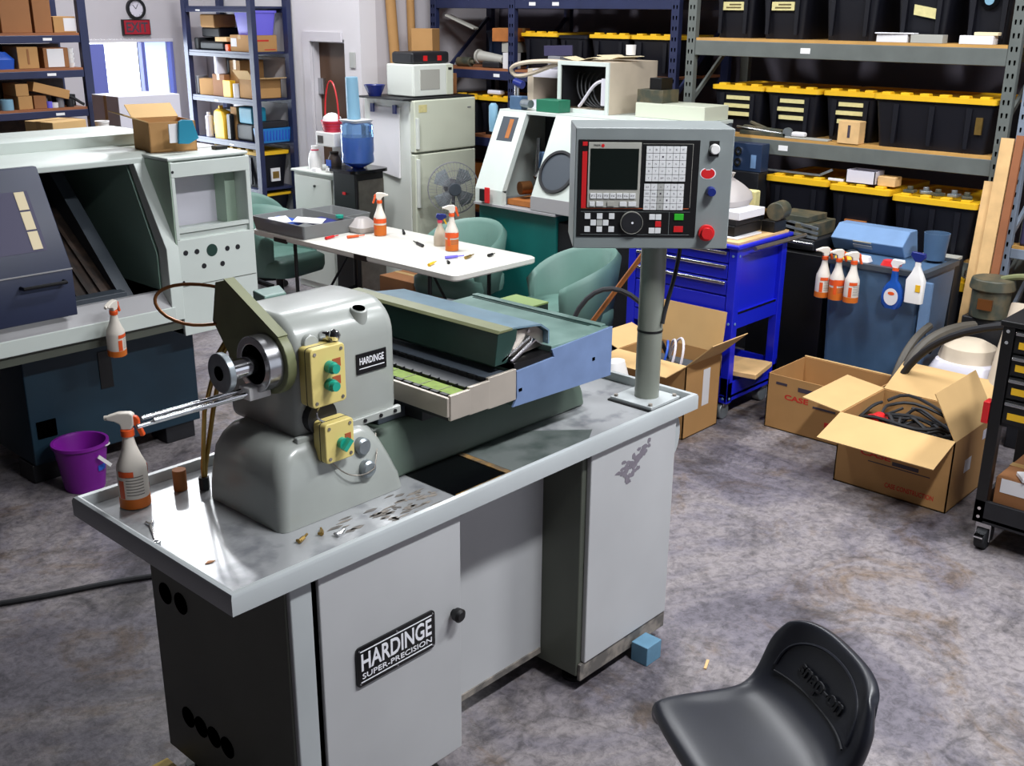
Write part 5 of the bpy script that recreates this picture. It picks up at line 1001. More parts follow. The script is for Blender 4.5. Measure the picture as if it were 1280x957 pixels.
build('port_ring', MB().ring(TPc+tn*.0, tn, .16, .14, .02, 36), 'rubber', tl); build('port_glass', MB().cyl(TPc, TPc+tn*.008, .142, n=32), 'interior_grey', tl)
# things on its top
oc = thing('electrical_cabinet', 'open cream steel cabinet with loose wires on the teal lathe', 'cabinet', (6.6, 5.15, 1.6), world=True)
build('cabinet_shell', MB().box(6.35, 6.93, 4.90, 4.92, 1.6, 1.965).box(6.35, 6.93, 5.36, 5.38, 1.6, 1.965).box(6.35, 6.93, 4.92, 5.36, 1.6, 1.62).box(6.35, 6.93, 4.92, 5.36, 1.945, 1.965).box(6.9, 6.93, 4.92, 5.36, 1.62, 1.945), 'drum_cream', oc, .003)
build('door_frame', MB().box(6.335, 6.35, 4.9, 4.93, 1.6, 1.965).box(6.335, 6.35, 5.35, 5.38, 1.6, 1.965).box(6.335, 6.35, 4.93, 5.35, 1.6, 1.63).box(6.335, 6.35, 4.93, 5.35, 1.935, 1.965), 'machine_white', oc, .002)
build('dark_inside', MB().box(6.6, 6.61, 4.93, 5.35, 1.63, 1.94).box(6.36, 6.6, 5.345, 5.359, 1.63, 1.94).box(6.36, 6.6, 4.921, 4.93, 1.63, 1.94), 'black_soft', oc)  # black sheets added to make the open cabinet darker inside
for k in range(5): build('loose_wire', MB().tube(bez((6.5, 5.3-.05*k, 1.88), (6.42, 5.25-.02*k, 1.9-.03*k), (6.4, 5.3-.06*k, 1.66), (6.42, 5.1-.03*k, 1.64), 10), .006, 5), 'rubber', oc)
build('conduit', MB().tube(bez((6.40, 5.22, 1.64), (6.40, 5.15, 1.70), (6.40, 5.1, 1.83), (6.40, 5.0, 1.83), 10), .012, 8), 'drum_white', oc); build('terminal_strip', MB().box(6.38, 6.42, 4.94, 5.0, 1.66, 1.85), 'drum_white', oc)
build('side_handle', MB().box(6.80, 6.82, 4.885, 4.90, 1.62, 1.72), 'brass', oc)
fr2 = thing('relay_frame', 'cream open frame next to the electrical cabinet on the teal lathe', 'frame', (6.55, 5.6, 1.6), world=True)
[build('frame_side', MB().box(6.45, 6.73, y_, w_, 1.6, 1.89), 'drum_cream', fr2) for y_, w_ in ((5.40, 5.43), (5.72, 5.78))]; [build('frame_rail', MB().box(6.44, 6.73, 5.43, 5.72, z_, z_+.06), 'drum_white', fr2) for z_ in (1.83, 1.6)]; build('frame_back', MB().box(6.73, 6.75, 5.43, 5.72, 1.66, 1.83), 'black', fr2)
tag(build('conduit_hose', MB().tube(bez((6.40, 5.36, 1.95), (6.30, 5.55, 1.97), (6.30, 5.95, 1.93), (6.35, 5.82, 1.84), 14) + bez((6.35, 5.82, 1.84), (6.36, 5.7, 1.82), (6.38, 5.5, 1.93), (6.40, 5.40, 1.94), 10)[1:], .016, 8), 'drum_cream'), 'grey flexible conduit looping beside the electrical cabinet', 'hose')
vl = thing('air_valve', 'blue and steel air valve on the teal lathe top', 'valve', (6.24, 5.68, 1.6), world=True)
build('valve_body', MB().box(6.2, 6.28, 5.62, 5.74, 1.6, 1.70), 'tank_blue', vl, .008); build('valve_stem', MB().cyl((6.24, 5.70, 1.70), (6.24, 5.70, 1.80), .02, n=12), 'chrome', vl); build('valve_cap', MB().cyl((6.24, 5.64, 1.78), (6.24, 5.72, 1.80), .03, n=14), 'blue_knob', vl); build('valve_port', MB().cyl((6.22, 5.62, 1.65), (6.20, 5.52, 1.65), .03, n=12), 'machined', vl)
tag(build('filter_bowl', MB().lathe([(.001, 0), (.03, .01), (.035, .08), (.035, .2), (.02, .22), (.001, .22)], (6.15, 5.86, 1.42), 16), 'cup'), 'clear filter bowl hanging at the end of the teal lathe', 'filter')
tag(build('green_tray', MB().box(6.19, 6.325, 5.24, 5.46, 1.601, 1.69), 'green_box', None, .004), 'small dark green box beside the air valve', 'box')
tag(build('name_board', MB().bar((6.55, 5.70, 2.02), (6.55, 5.42, 2.03), .012, .075), 'purple_tint', None, .002), 'grey sign board leaning over the relay frame', 'sign')
tag(build('board_prop', MB().box(6.50, 6.62, 5.50, 5.62, 1.891, 1.985), 'grey_box', None, .003), 'grey box holding up the sign board', 'box')
for k, (x, y, rz_, lb) in enumerate(((6.5, 5.22, .2, 'yellowed paper sheet on the electrical cabinet'), (6.62, 5.02, -.3, 'curled paper sheet on the electrical cabinet edge'))):
    o = build('paper_sheet', MB().rings([[(-.1, -.16+.04*j, .012*math.sin(j*.9+k)+.014) for j in range(9)] + [(-.1, .16-.04*j, .012*math.sin((8-j)*.9+k)+.011) for j in range(9)], [(.1, -.16+.04*j, .014*math.sin(j*.9+k)+.014) for j in range(9)] + [(.1, .16-.04*j, .014*math.sin((8-j)*.9+k)+.011) for j in range(9)]]), 'cardboard_pale'); o.location = (x, y, 1.966+.012*k); o.rotation_euler = (0, 0, rz_); tag(o, lb, 'paper')
tag(build('white_mug', MB().lathe([(.001, 0), (.035, 0), (.038, .07), (.033, .07), (.03, .01), (.001, .01)], (6.66, 4.955, 2.01), 16), 'white_plastic'), 'white mug on the electrical cabinet', 'mug')
flatbox('grey switch box on the teal lathe beside the electrical cabinet', 6.40, 6.7, 4.12, 4.70, 1.601, 1.70, 'fridge', 'box', 'switch_box')
flatbox('olive carton on the grey switch box', 6.44, 6.64, 4.50, 4.72, 1.7005, 1.79, 'motor', 'box', 'carton')
flatbox('black cube on top of the olive carton', 6.46, 6.6, 4.53, 4.63, 1.7905, 1.87, 'black', 'box', 'black_cube')

# ================================================================== BLUE TOOL CART
bc = thing('tool_cart', 'bright blue steel tool cart with three drawers behind the pendant column', 'tool cart', (5.56, 3.5, 0), world=True)
x0, x1, y0, y1 = 5.28, 5.85, 3.12, 3.88
for x in (x0, x1-.055):
    for y in (y0, y1-.055): build('corner_post', MB().box(x, x+.055, y, y+.055, .11, 1.04), 'cart_blue', bc, .004)
bd = build('drawer_body', MB().box(x0+.02, x1-.02, y0+.03, y1-.03, .56, 1.03), 'cart_blue', bc, .003)
for z0_, z1_ in ((.955, 1.025), (.86, .945), (.765, .85), (.58, .755)):
    d = build('drawer_front', MB().box(x0+.002, x0+.022, y0+.06, y1-.06, z0_, z1_), 'cart_blue', bc, .003)
    if z0_ > .6: build('drawer_pull', MB().box(x0-.016, x0+.003, y0+.065, y1-.065, z1_-.022, z1_-.004), 'steel', d, .004)
for z0_, z1_ in ((.56, .66), (.99, 1.04)): build('side_frame', MB().box(x0+.05, x1-.05, y0+.01, y0+.04, z0_, z1_), 'cart_blue', bc, .003)
build('side_slot', MB().box(x0+.07, x1-.07, y0+.008, y0+.0105, .648, .66), 'black', bc)
build('front_rail', MB().box(x0+.005, x0+.03, y0+.05, y1-.05, .50, .575), 'cart_blue', bc, .003)
build('top_tray', MB().box(x0-.02, x1+.03, y0-.02, y1+.02, 1.04, 1.065), 'cart_blue', bc, .008); build('wood_top', MB().box(x0, x1, y0, y1, 1.065, 1.078), 'wood', bc)
build('push_handle', MB().cyl((x0+.12, y0-.04, 1.035), (x1+.12, y0-.05, 1.035), .013, n=10), 'brushed', bc)
build('lower_shelf', MB().box(x0, x1, y0, y1, .14, .16).box(x0, x0+.02, y0, y1, .16, .27).box(x0, x1, y0, y0+.02, .12, .24).box(x1-.02, x1, y0, y1, .16, .27), 'cart_blue', bc, .003)
for x, y in ((x0+.06, y0+.06), (x0+.06, y1-.06), (x1-.06, y0+.06), (x1-.06, y1-.06)):
    cw = build('castor', MB().box(x-.035, x+.035, y-.03, y+.03, .08, .12), 'steel', bc, .004); build('castor_wheel', MB().cyl((x-.02, y-.028, .052), (x-.02, y+.028, .052), .052, n=22), 'machined', cw, .01)
for z in (.6, .14, 1.0):
    for x, y in ((x0-.002, y0+.025), (x0+.025, y0-.002)): build('rivet', MB().cyl((x, y, z), (x-.003 if x < x0 else x, y-.003 if y < y0 else y, z), .008, n=8), 'tank_light', bc)
flatbox('wooden board poking out of the lower shelf of the blue cart', 5.32, 5.62, 3.02, 3.60, .2705, .30, 'wood', 'board', 'board', rz=.2)
flatbox('dark flat case on the lower shelf of the blue cart', 5.33, 5.72, 3.3, 3.78, .161, .26, 'interior_grey', 'case', 'flat_case', bev=.01)
flatbox('white paper pad under the black manuals on the blue cart', 5.34, 5.62, 3.17, 3.52, 1.079, 1.09, 'paper', 'paper', 'paper_pad')
flatbox('thick black binder in the book pile on the blue cart', 5.36, 5.66, 3.20, 3.52, 1.091, 1.15, 'black', 'binder', 'binder')
flatbox('black manual on the thick binder on the blue cart', 5.37, 5.63, 3.20, 3.50, 1.151, 1.185, 'black_soft', 'book', 'book')
flatbox('white catalogue on top of the book pile on the blue cart', 5.37, 5.65, 3.18, 3.52, 1.186, 1.232, 'white_text', 'book', 'catalogue')
tag(build('plastic_bag', MB().rings([rrect(5.44, 5.68, 3.28, 3.5, .06, 1.233), rrect(5.42, 5.7, 3.26, 3.52, .08, 1.27), rrect(5.45, 5.69, 3.27, 3.47, .07, 1.31), rrect(5.52, 5.66, 3.32, 3.46, .05, 1.35), rrect(5.53, 5.60, 3.37, 3.43, .02, 1.39), rrect(5.50, 5.60, 3.35, 3.45, .03, 1.42)]), 'bottle_clear'), 'crumpled clear plastic bag on the white catalogue', 'bag')
tag(build('bag_filling', MB().box(5.74, 5.80, 3.30, 3.50, 1.079, 1.30), 'tag', None, .01), 'yellowish packet standing behind the book pile', 'packet')
tag(build('round_motor', MB().cyl((5.70, 3.14, 1.20), (5.83, 3.16, 1.20), .055, n=18), 'motor', None, .006), 'dark round motor at the corner of the blue cart pile', 'motor')
tag(build('motor_stand', MB().box(5.69, 5.83, 3.13, 3.22, 1.079, 1.146), 'black', None, .005), 'black box under the round motor', 'box')
pb = thing('connector_box', 'dark blue box with two round sockets above the blue cart', 'box', (6.74, 3.86, 1.24), world=True)
build('box_body', MB().box(6.68, 6.78, 3.82, 4.06, 1.265, 1.455), 'blue_tote', pb, .004)
for z in (1.40, 1.325): build('socket', MB().ring((6.68, 4.0, z), (-1, 0, 0), .028, .014, .012, 18), 'chrome', pb)
build('side_plate', MB().box(6.676, 6.68, 3.86, 3.90, 1.29, 1.38), 'tank_light', pb)
tag(build('box_stand', MB().box(6.66, 6.79, 3.82, 4.10, 0, 1.264), 'black_soft', None, .006), 'black steel locker carrying the dark blue socket box', 'locker')

# ================================================================== TANK WITH HANGING SPRAY BOTTLES
tk = thing('wash_tank', 'blue-grey steel wash tank with spray bottles hung on its rim', 'tank', (6.2, 2.62, 0), world=True)
build('tank_body', MB().rings([rrect(6.04, 6.46, 2.36, 2.90, .03, .0), rrect(6.0, 6.5, 2.335, 2.92, .03, .90)]), 'tank_blue', tk)
build('tank_rim', MB().rings([rrect(5.985, 6.515, 2.32, 2.935, .03, .885), rrect(5.985, 6.515, 2.32, 2.935, .03, .915), rrect(6.02, 6.48, 2.36, 2.9, .02, .915), rrect(6.03, 6.47, 2.37, 2.89, .02, .87)]), 'interior_grey', tk)
build('tank_corner', MB().prism([(5.99, 2.33), (6.04, 2.33), (6.03, 2.28), (6.0, 2.28)], 'z', 0, .86), 'tank_light', tk)
build('tank_lid', MB().prism([(6.36, .90), (6.30, .98), (6.40, 1.06), (6.50, 1.06), (6.55, .90)], 'y', 2.60, 3.07), 'tank_light', tk, .008)
build('lid_plate', MB().prism([(6.315, .965), (6.30, .9795), (6.299, .978), (6.314, .963)], 'y', 2.80, 2.92), 'cardboard_pale', tk)
build('lid_badge', MB().prism([(6.33, .934), (6.312, .957), (6.309, .955), (6.327, .932)], 'y', 2.80, 2.92), 'band_grey', tk)
for k, (y, m, lb) in enumerate(((2.85, 'yellow', 'yellow sponge lying in the tank tray'), (2.74, 'paper', 'white rag lying in the tank tray'), (2.56, 'red', 'red cap lying in the tank tray'))):
    o = build('tray_item', MB().rings([rrect(6.02, 6.1, y-.06, y+.05, .02, .916), rrect(6.03, 6.09, y-.05, y+.04, .02, .945)]), m); tag(o, lb, 'clutter')
flatbox('black box added for the shade between the blue cart and the wash tank', 6.1, 6.6, 2.98, 3.50, 0, .89, 'black', 'cabinet', 'shade_filler')  # black box added where the rack behind lies in shade
dm = thing('machine_vise', 'dark steel vise assembly lying on the black box', 'vise', (6.32, 3.25, .901), world=True)
build('vise_base', MB().box(6.15, 6.55, 3.10, 3.48, .901, .97), 'black_soft', dm, .008); build('vise_jaw', MB().box(6.18, 6.5, 3.14, 3.26, .97, 1.06).box(6.18, 6.5, 3.36, 3.46, .97, 1.05), 'motor', dm, .006)
for k in range(3): build('guide_bar', MB().bar((6.16, 3.09, .985+.03*k), (6.2+.02*k, 3.46, 1.0+.035*k), .014, .014), 'machined', dm)
build('vise_screw', MB().cyl((6.12, 3.09, .95), (6.14, 3.45, .95), .012, n=10), 'steel', dm)
flatbox('grey steel jaw plate on the vise assembly', 6.2, 6.45, 3.18, 3.42, 1.062, 1.10, 'motor', 'plate', 'jaw_plate')
for k, (y, rz_, lb) in enumerate(((2.905, -.75, 'spray bottle at the black box end of the row hanging on the tank'), (2.815, -.75, 'broad-labelled orange spray bottle in the middle of the row on the tank'), (2.72, -.75, 'spray bottle hanging on the tank rim beside the yellow sponge'))):
    t = dup(spo if k == 1 else sp, (5.925, y, .69), rz_, lb, (1.05, 1.05, 1.07), group='spray bottles hung on the tank rim')
wb = thing('window_cleaner', 'flat blue spray bottle with a white label hanging on the tank', 'spray bottle', (5.93, 2.47, .70), -PI/2)
build('bottle_body', MB().rings([[(x*w, .022*s_, z) for x, s_ in ((-1, -.6), (-.7, -1), (.7, -1), (1, -.6), (1, .6), (.7, 1), (-.7, 1), (-1, .6))] for w, z in ((.038, 0), (.056, .02), (.062, .06), (.056, .11), (.04, .14), (.018, .165), (.014, .22))]), 'jug_blue', wb, sharp=60)
build('front_label', MB().rings([[(.0+.042*math.cos(a), -.0232-t_, .07+.05*math.sin(a)) for a in [2*PI*k/20 for k in range(20)]] for t_ in (0, .001)]), 'paper', wb); build('label_mark', MB().rings([[(.0+.02*math.cos(a), -.0244-t_, .09+.01*math.sin(a)) for a in [2*PI*k/16 for k in range(16)]] for t_ in (0, .0006)]), 'orange', wb)
build('sprayer_head', MB().prism([(.05, .27), (.045, .285), (-.02, .285), (-.03, .26), (-.015, .235), (.015, .235), (.025, .255)], 'y', -.013, .013), 'white_plastic', wb, .004); build('collar', MB().cyl((0, 0, .218), (0, 0, .238), .018, n=16), 'orange', wb)
wb2 = thing('spray_bottle', 'white spray bottle with a blue head at the end of the tank rim', 'spray bottle', (5.93, 2.345, .755), -PI/2)
build('bottle_body', MB().rings([rrect(-.05, .05, -.025, .025, .015, 0), rrect(-.052, .052, -.027, .027, .015, .13), rrect(-.03, .035, -.02, .02, .015, .17), rrect(-.016, .016, -.014, .014, .012, .21), rrect(-.016, .016, -.014, .014, .012, .235)]), 'white_plastic', wb2, sharp=60)
build('sprayer_head', MB().prism([(.04, .26), (.035, .285), (-.04, .29), (-.045, .27), (-.015, .235), (.015, .235)], 'y', -.014, .014), 'blue_knob', wb2, .004); build('yellow_label', MB().box(.012, .04, -.0285, -.0265, .07, .11), 'yellow', wb2)
flatbox('grey tin tray on the rack deck behind the tank', 6.575, 6.70, 2.38, 2.6, .88, .90, 'bezel', 'tray', 'tin_tray')
tag(build('tin_stand', MB().box(6.57, 6.70, 2.37, 2.62, 0, .879), 'black_soft', None, .005), 'black stand carrying the grey tin tray', 'stand')
tag(build('blue_bucket', MB().lathe([(.001, 0), (.06, 0), (.075, .16), (.07, .16), (.055, .01), (.001, .01)], (6.40, 2.44, .917), 20), 'tank_blue'), 'small grey-blue pail standing at the tank corner', 'pail')

# ================================================================== CARTONS ON THE FLOOR
ca = carton('floor_carton', 'open empty brown carton on the floor beside the blue cart', 5.39, 5.82, 2.33, 2.92, 0, .33, flaps=(('+x', .012, .3),))
for (a, b, z0_, z1_, m) in ((-.14, .0, .185, .197, 'print_ink'), (-.24, -.08, .09, .12, 'print_red'), (.17, .24, .275, .29, 'print_ink'), (-.05, .1, .26, .285, 'print_ink')):
    build('print_bar', MB().box(-.2162, -.215, a, b, z0_, z1_), m, ca)
build('print_bar', MB().box(.2075, .209, -.14, .02, .23, .255), 'print_red', ca)
cbx = carton('floor_carton', 'open brown carton with spread flaps holding black hoses on the floor', 4.95, 5.46, 1.665, 2.255, 0, .375, flaps=(('-x', .25, -.28), ('+y', .22, .12), ('-y', .25, 2.1), ('+x', .25, .42)))
text('carton_word', 'CASE', 'print_red', cbx, (-.2551, .165, .185), (0, -1, 0), (0, 0, 1), .16, .03, bold=.03)
build('print_bar', MB().box(-.2562, -.255, -.14, -.005, .17, .19), 'print_ink', cbx); build('print_bar', MB().box(-.2562, -.255, -.20, .12, .158, .163), 'print_ink', cbx)
text('carton_word', 'CASE CONSTRUCTION', 'print_red', cbx, (-.2551, .02, .045), (0, -1, 0), (0, 0, 1), .25, .026, bold=.02)
build('shipping_label', MB().box(-.08, .0, -.2962, -.295, .16, .23), 'paper', cbx); build('shipping_label', MB().box(.12, .2, -.2962, -.295, .28, .33), 'drum_white', cbx)
text('carton_word', 'CASE', 'print_red', ca, (-.2151, .18, .195), (0, -1, 0), (0, 0, 1), .15, .032, bold=.03)
for k in range(9):
    r_ = .07+.012*k; ph = 1.7*k; cx_, cy_ = 5.2+.03*math.cos(ph), 1.94+.05*math.sin(ph)
    o = build('rubber_hose', MB().tube([(cx_+r_*1.2*math.cos(a), cy_+r_*1.5*math.sin(a+.3*math.sin(2*a+ph)), .262+.011*k+.028*math.sin(a*2+ph)+.012*math.sin(5*a+ph)) for a in [2*PI*j/30*.96+ph for j in range(31)]], .0085, 6), 'rubber'); tag(o, 'black rubber hose coiled inside the open carton', 'hose', 'coiled hoses in the carton')
tag(build('red_spool', MB().cyl((5.08, 2.13, .31), (5.16, 2.13, .31), .045, n=18).cyl((5.07, 2.13, .31), (5.08, 2.13, .31), .055, n=18), 'red', None, .003), 'red spool lying on the black hoses in the carton', 'spool')
tag(build('carton_padding', MB().box(4.965, 5.445, 1.68, 2.24, .008, .235), 'black_soft', None, .01), 'dark packing under the hoses inside the carton', 'packing')
cp = carton('floor_carton', 'open brown carton of wires behind the pendant column', 4.86, 5.22, 3.14, 3.62, 0, .44, m='cardboard', flaps=(('+x', .24, 1.45), ('-y', .22, .75), ('-x', .2, -.1), ('+y', .18, .3)))
build('shipping_label', MB().box(.0, .07, -.2412, -.24, .16, .38), 'paper', cp)
tag(build('wire_padding', MB().box(4.875, 5.205, 3.155, 3.605, .008, .36), 'interior_grey', None, .01), 'grey parts filling the carton of wires', 'parts')
for k, (m, lb) in enumerate((('drum_white', 'white cable loop sticking out of the carton of wires'), ('drum_white', 'second white cable loop lying lower in the carton of wires'), ('blue_sheet', 'blue cable loop in the carton of wires'), ('rubber', 'thick black cable loop hanging from the carton of wires'))):
    o = build('cable_loop', MB().tube(bez((4.90, 3.22+.06*k, .37), (4.92, 3.17+.05*k, .60-.03*k), (5.06, 3.32+.06*k, .61-.02*k), (5.11, 3.43, .37), 14), .007+.005*(k == 3), 6), m); tag(o, lb, 'cable')
tag(build('broom_handle', MB().cyl((4.72, 4.16, .012), (4.72, 3.33, 1.12), .014, n=12), 'wood_orange'), 'orange-brown wooden broom handle leaning against the blue cart side', 'stick')
tag(build('hose_loop', MB().tube(bez((4.35, 3.62, .03), (4.4, 3.75, .9), (4.6, 3.5, 1.0), (4.75, 3.35, .75), 14) + bez((4.75, 3.35, .75), (4.85, 3.25, .5), (4.85, 3.4, .1), (4.7, 3.6, .02), 10)[1:], .014, 8), 'rubber'), 'black hose arching up behind the slide', 'hose')
tag(build('white_bag', MB().rings([rrect(4.42, 4.6, 3.3, 3.46, .06, 0), rrect(4.40, 4.62, 3.28, 3.48, .08, .3), rrect(4.46, 4.58, 3.34, 3.42, .04, .5)]), 'white_plastic'), 'white plastic bag beside the carton of wires', 'bag')

# ================================================================== BLACK DRAWER CART
kc2 = thing('drawer_cart', 'black steel drawer cart with yellow labels beside the hose carton', 'tool cart', (5.0, 1.05, 0), world=True)
x0, x1, y0, y1 = 4.69, 5.2, .62, 1.455
for x in (x0, x1-.05):
    for y in (y0, y1-.05): build('corner_post', MB().box(x, x+.05, y, y+.05, .13, 1.06), 'black', kc2, .004)
build('drawer_body', MB().box(x0+.02, x1-.02, y0+.03, y1-.03, .60, 1.05), 'black_soft', kc2)
for k, (z0_, z1_) in enumerate(((.94, 1.04), (.84, .93), (.735, .83), (.62, .725))):
    d = build('drawer_front', MB().box(x0+.004, x0+.024, y0+.055, y1-.055, z0_, z1_), 'black', kc2, .003); build('drawer_pull', MB().box(x0-.012, x0+.005, y0+.07, y1-.06, z1_-.02, z1_-.006), 'steel', d, .003)
    build('drawer_label', MB().box(x0+.002, x0+.004, y1-.17, y1-.075, z0_+.02, z0_+.05), 'yellow', d)
build('lower_shelf', MB().box(x0, x1, y0, y1, .14, .16).box(x0, x0+.02, y0, y1, .13, .24).box(x0, x1, y1-.02, y1, .13, .24), 'black_soft', kc2, .003)
build('cart_top', MB().box(x0-.01, x1+.01, y0-.01, y1+.01, 1.05, 1.075), 'black', kc2, .006)
build('red_catch', MB().box(x0-.004, x0+.06, y1+.001, y1+.03, .60, .70), 'red', kc2, .004)
for z in (.98, 1.03, .2, .16): build('rivet', MB().cyl((x0, y1-.025, z), (x0-.004, y1-.025, z), .008, n=8), 'chrome', kc2)
for x, y in ((x0+.05, y1-.05), (x0+.05, y0+.05), (x1-.05, y1-.05), (x1-.05, y0+.05)):
    cw = build('castor', MB().box(x-.04, x+.04, y-.035, y+.035, .105, .13).box(x-.035, x+.02, y-.034, y-.026, .04, .11).box(x-.035, x+.02, y+.026, y+.034, .04, .11), 'steel', kc2, .003); build('castor_wheel', MB().cyl((x-.02, y-.024, .052), (x-.02, y+.024, .052), .052, n=22), 'rubber', cw, .006); build('brake_tab', MB().bar((x-.09, y, .075), (x-.03, y, .09), .04, .008), 'chrome', cw)
sc = carton('carton', 'brown carton with a torn white label on the black cart shelf', 4.72, 5.1, .9, 1.39, .162, .36, m='cardboard_dark', lab=('-x', -.2, .9, .65, .98, 'paper'))
tag(build('paper_roll', MB().bar((4.74, 1.30, .375), (4.95, 1.0, .375), .09, .02), 'paper', None, .004), 'white sheet lying on the carton in the black cart', 'paper')
# vacuum, jug and hoses
vc = thing('shop_vacuum', 'cream shop vacuum with a dark motor head and yellow warning label', 'vacuum', (6.0, 2.0, 0), world=True)
build('vacuum_tank', MB().rings([rrect(5.72, 6.08, 1.80, 2.16, .07, .05), rrect(5.70, 6.10, 1.78, 2.18, .08, .40), rrect(5.76, 6.06, 1.82, 2.14, .08, .50)]), 'drum_white', vc)
build('tank_dome', MB().lathe([(.16, .50), (.14, .57), (.08, .60), (.001, .60)], (5.94, 2.0, 0), 24), 'drum_cream', vc)
wl_ = build('warning_label', MB().box(5.698, 5.702, 2.06, 2.13, .40-.09, .40), 'yellow', vc); build('warning_mark', MB().box(5.695, 5.698, 2.085, 2.115, .33, .38), 'red', wl_)
for x, y in ((5.78, 1.86), (5.78, 2.1), (6.0, 1.86), (6.0, 2.1)): build('vacuum_wheel', MB().cyl((x, y-.015, .03), (x, y+.015, .03), .03, n=14), 'black', vc)
build('cream_duct', MB().cyl((5.66, 1.74, .30), (5.90, 1.72, .85), .075, .085, 18), 'drum_cream', vc)
pm = thing('pump_motor', 'dark pump motor with a flat round cap behind the shop vacuum', 'motor', (6.2, 2.02, 0), world=True)
build('motor_stand', MB().box(6.14, 6.32, 1.90, 2.14, 0, .68), 'black_soft', pm, .01); build('motor_can', MB().cyl((6.22, 2.02, .68), (6.22, 2.02, .84), .105, n=24), 'motor', pm, .006); build('motor_cap', MB().cyl((6.22, 2.02, .84), (6.22, 2.02, .905), .125, .115, 24), 'motor', pm, .01); build('name_plate', MB().box(6.10, 6.115, 1.97, 2.05, .74, .80), 'copper', pm)
jq = thing('white_jug', 'bright white plastic jug beside the pump motor', 'jug', (6.05, 1.74, 0), world=True)
build('jug_body', MB().rings([rrect(6.03, 6.25, 1.59, 1.83, .05, .51), rrect(6.02, 6.26, 1.58, 1.84, .06, .68), rrect(6.08, 6.20, 1.65, 1.77, .05, .80), rrect(6.12, 6.17, 1.68, 1.73, .02, .83)]), 'white_plastic', jq)
tag(build('jug_stand', MB().box(6.04, 6.24, 1.60, 1.77, 0, .509), 'black_soft', None, .01), 'black box carrying the bright white jug', 'box')
HS = [((6.0, 2.26, .62), (5.7, 2.30, .55), (5.6, 2.3, .3), (5.62, 2.28, .02), .022, 'hose', 'grey-brown hose dropping beside the tank from the pump motor'), ((6.1, 2.05, .64), (5.75, 2.2, .66), (5.6, 2.28, .5), (5.58, 2.22, .02), .03, 'hose', 'thick grey hose bending over the shop vacuum'), ((5.3, 1.50, .92), (5.5, 1.9, .80), (5.66, 2.32, .60), (5.62, 2.30, .03), .02, 'rubber', 'thick black hose stretched in front of the shop vacuum'), ((6.05, 2.26, .45), (6.3, 2.3, .52), (6.3, 2.15, .5), (6.1, 2.22, .38), .012, 'rubber', 'small black hose ring beside the tank'), ((6.24, 1.98, .90), (6.2, 1.8, .98), (6.2, 1.70, .93), (6.145, 1.705, .84), .018, 'olive', 'olive hose running from the pump motor to the white jug')]
for a, b, c_, d_, r_, m, lb in HS: tag(build('vacuum_hose', MB().tube(bez(a, b, c_, d_, 18), r_, 9), m), lb, 'hose')

# ================================================================== SHOP STOOL
st = thing('shop_stool', 'black moulded low-back shop stool in front of the lathe', 'stool', (2.04, 1.05, 0), math.atan2(-.84, -.54)); st.scale = (1.1, 1.1, 1.0)
NU = 20
PR = [(-.175, -.055, .19), (-.19, -.03, .203), (-.188, -.005, .207), (-.17, .008, .21), (-.10, .002, .213), (-.03, -.008, .215), (.04, -.008, .216), (.09, .002, .217), (.128, .026, .218), (.152, .07, .218), (.170, .12, .215), (.184, .165, .207), (.194, .198, .195), (.204, .212, .188)]
rows = []
for i_, (y, z, w) in enumerate(PR):
    row = []
    for j in range(NU+1):
        u_ = 2*j/NU-1; au = abs(u_); back = max(0, min(1, (y-.02)/.15))
        side = max(0, (au-.72)/.28); top = max(0, min(1, (z-.1)/.1))
        zz = z + (.018*max(0, min(1, (y+.16)/.1)))*math.exp(-((au-.86)/.10)**2)*(1-back) - .055*side**3*(1-back) - .04*top*au**5
        yy = y - .07*back*au**2.6 + .03*back*side**3
        if y < -.1: yy += .02*au**4
        row.append((u_*w*(1-.02*side), yy, .635+zz))
    rows.append(row)
seat = build('seat_shell', MB().rings(rows, closed=False, caps=False), 'seat_black', st, sharp=80)
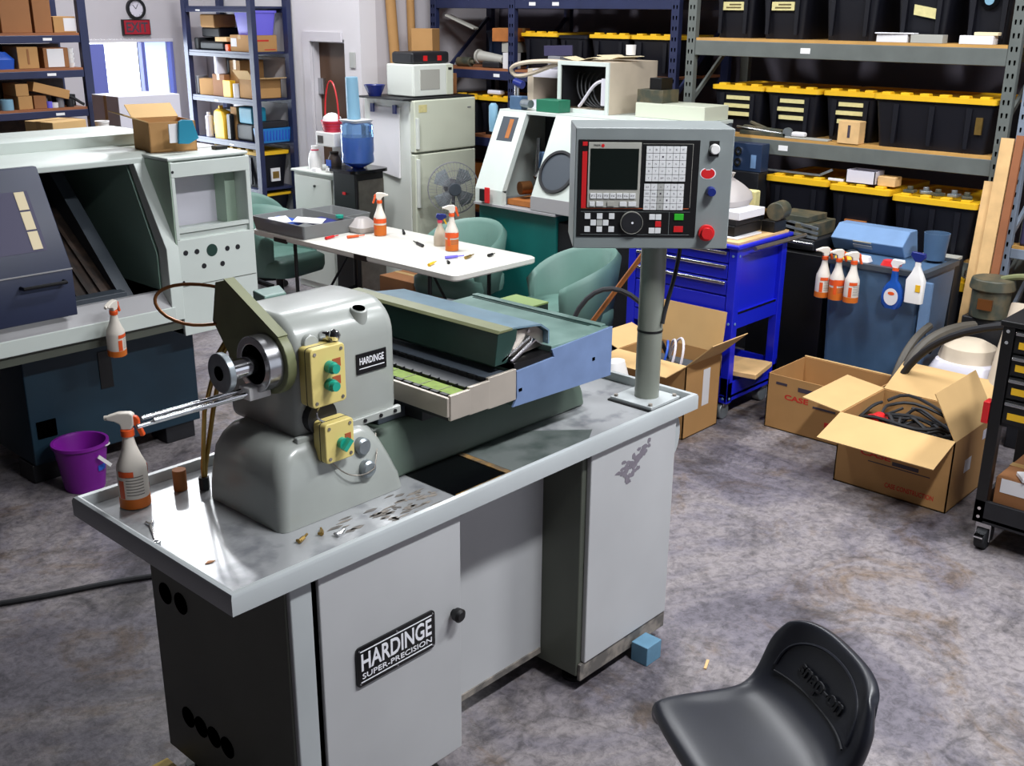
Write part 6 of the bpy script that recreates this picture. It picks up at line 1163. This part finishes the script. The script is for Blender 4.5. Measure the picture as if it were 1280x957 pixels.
md_ = seat.modifiers.new('solid', 'SOLIDIFY'); md_.thickness = .03; md_.offset = -1
md_ = seat.modifiers.new('sub', 'SUBSURF'); md_.levels = 1; md_.render_levels = 2
text('lettering', 'snap-on', 'rubber', seat, (-.10, .146, .702), (1, .0, 0), (0, .29, .957), .18, .045, .004, bold=.015, shear=.25)
def on_back(x, z):                       # a point on the inner face of the backrest
    zs = [(.026, .128), (.07, .152), (.12, .170), (.165, .184), (.198, .194)]; y = .194
    for (za, ya_), (zb, yb_) in zip(zs[:-1], zs[1:]):
        if za <= z <= zb: y = ya_+(yb_-ya_)*(z-za)/(zb-za)
    return (x, y-.07*min(1, abs(x)/.217)**2.6-.001, .635+z)
build('back_ledge', MB().tube([on_back(x, .055) for x in [-.15+.02*k for k in range(16)]], .0025, 6), 'rubber', st)
build('back_border', MB().tube([on_back(-.155*math.cos(t_), .055+.12*math.sin(t_)**.6) for t_ in [PI*(k+.2)/24.4 for k in range(25)]], .004, 6), 'seat_black', st)
build('seat_plate', MB().box(-.11, .11, -.1, .1, .585, .602), 'black', st, .004); build('gas_post', MB().cyl((0, 0, .14), (0, 0, .4), .025, n=16).cyl((0, 0, .4), (0, 0, .59), .014, n=14), 'chrome', st)
for k in range(5):
    a = 2*PI*k/5+.3; lg = build('base_arm', MB().bar((0, 0, .14), (.25*math.cos(a), .25*math.sin(a), .085), .045, .03), 'black', st); build('castor', MB().cyl((.25*math.cos(a)-.016*math.sin(a), .25*math.sin(a)+.016*math.cos(a), .035), (.25*math.cos(a)+.016*math.sin(a), .25*math.sin(a)-.016*math.cos(a), .035), .035, n=16), 'rubber', lg)
for k, (x, y, rz_) in enumerate(((3.05, 1.80, .4), (3.30, 1.66, 1.2), (2.02, 1.32, .9))):
    o = build('wood_sliver', MB().box(-.03, .03, -.005, .005, 0, .005), 'wood'); o.location = (x, y, 0); o.rotation_euler = (0, 0, rz_); tag(o, 'thin pale wood sliver lying on the concrete', 'wood scrap', 'wood slivers on the floor')
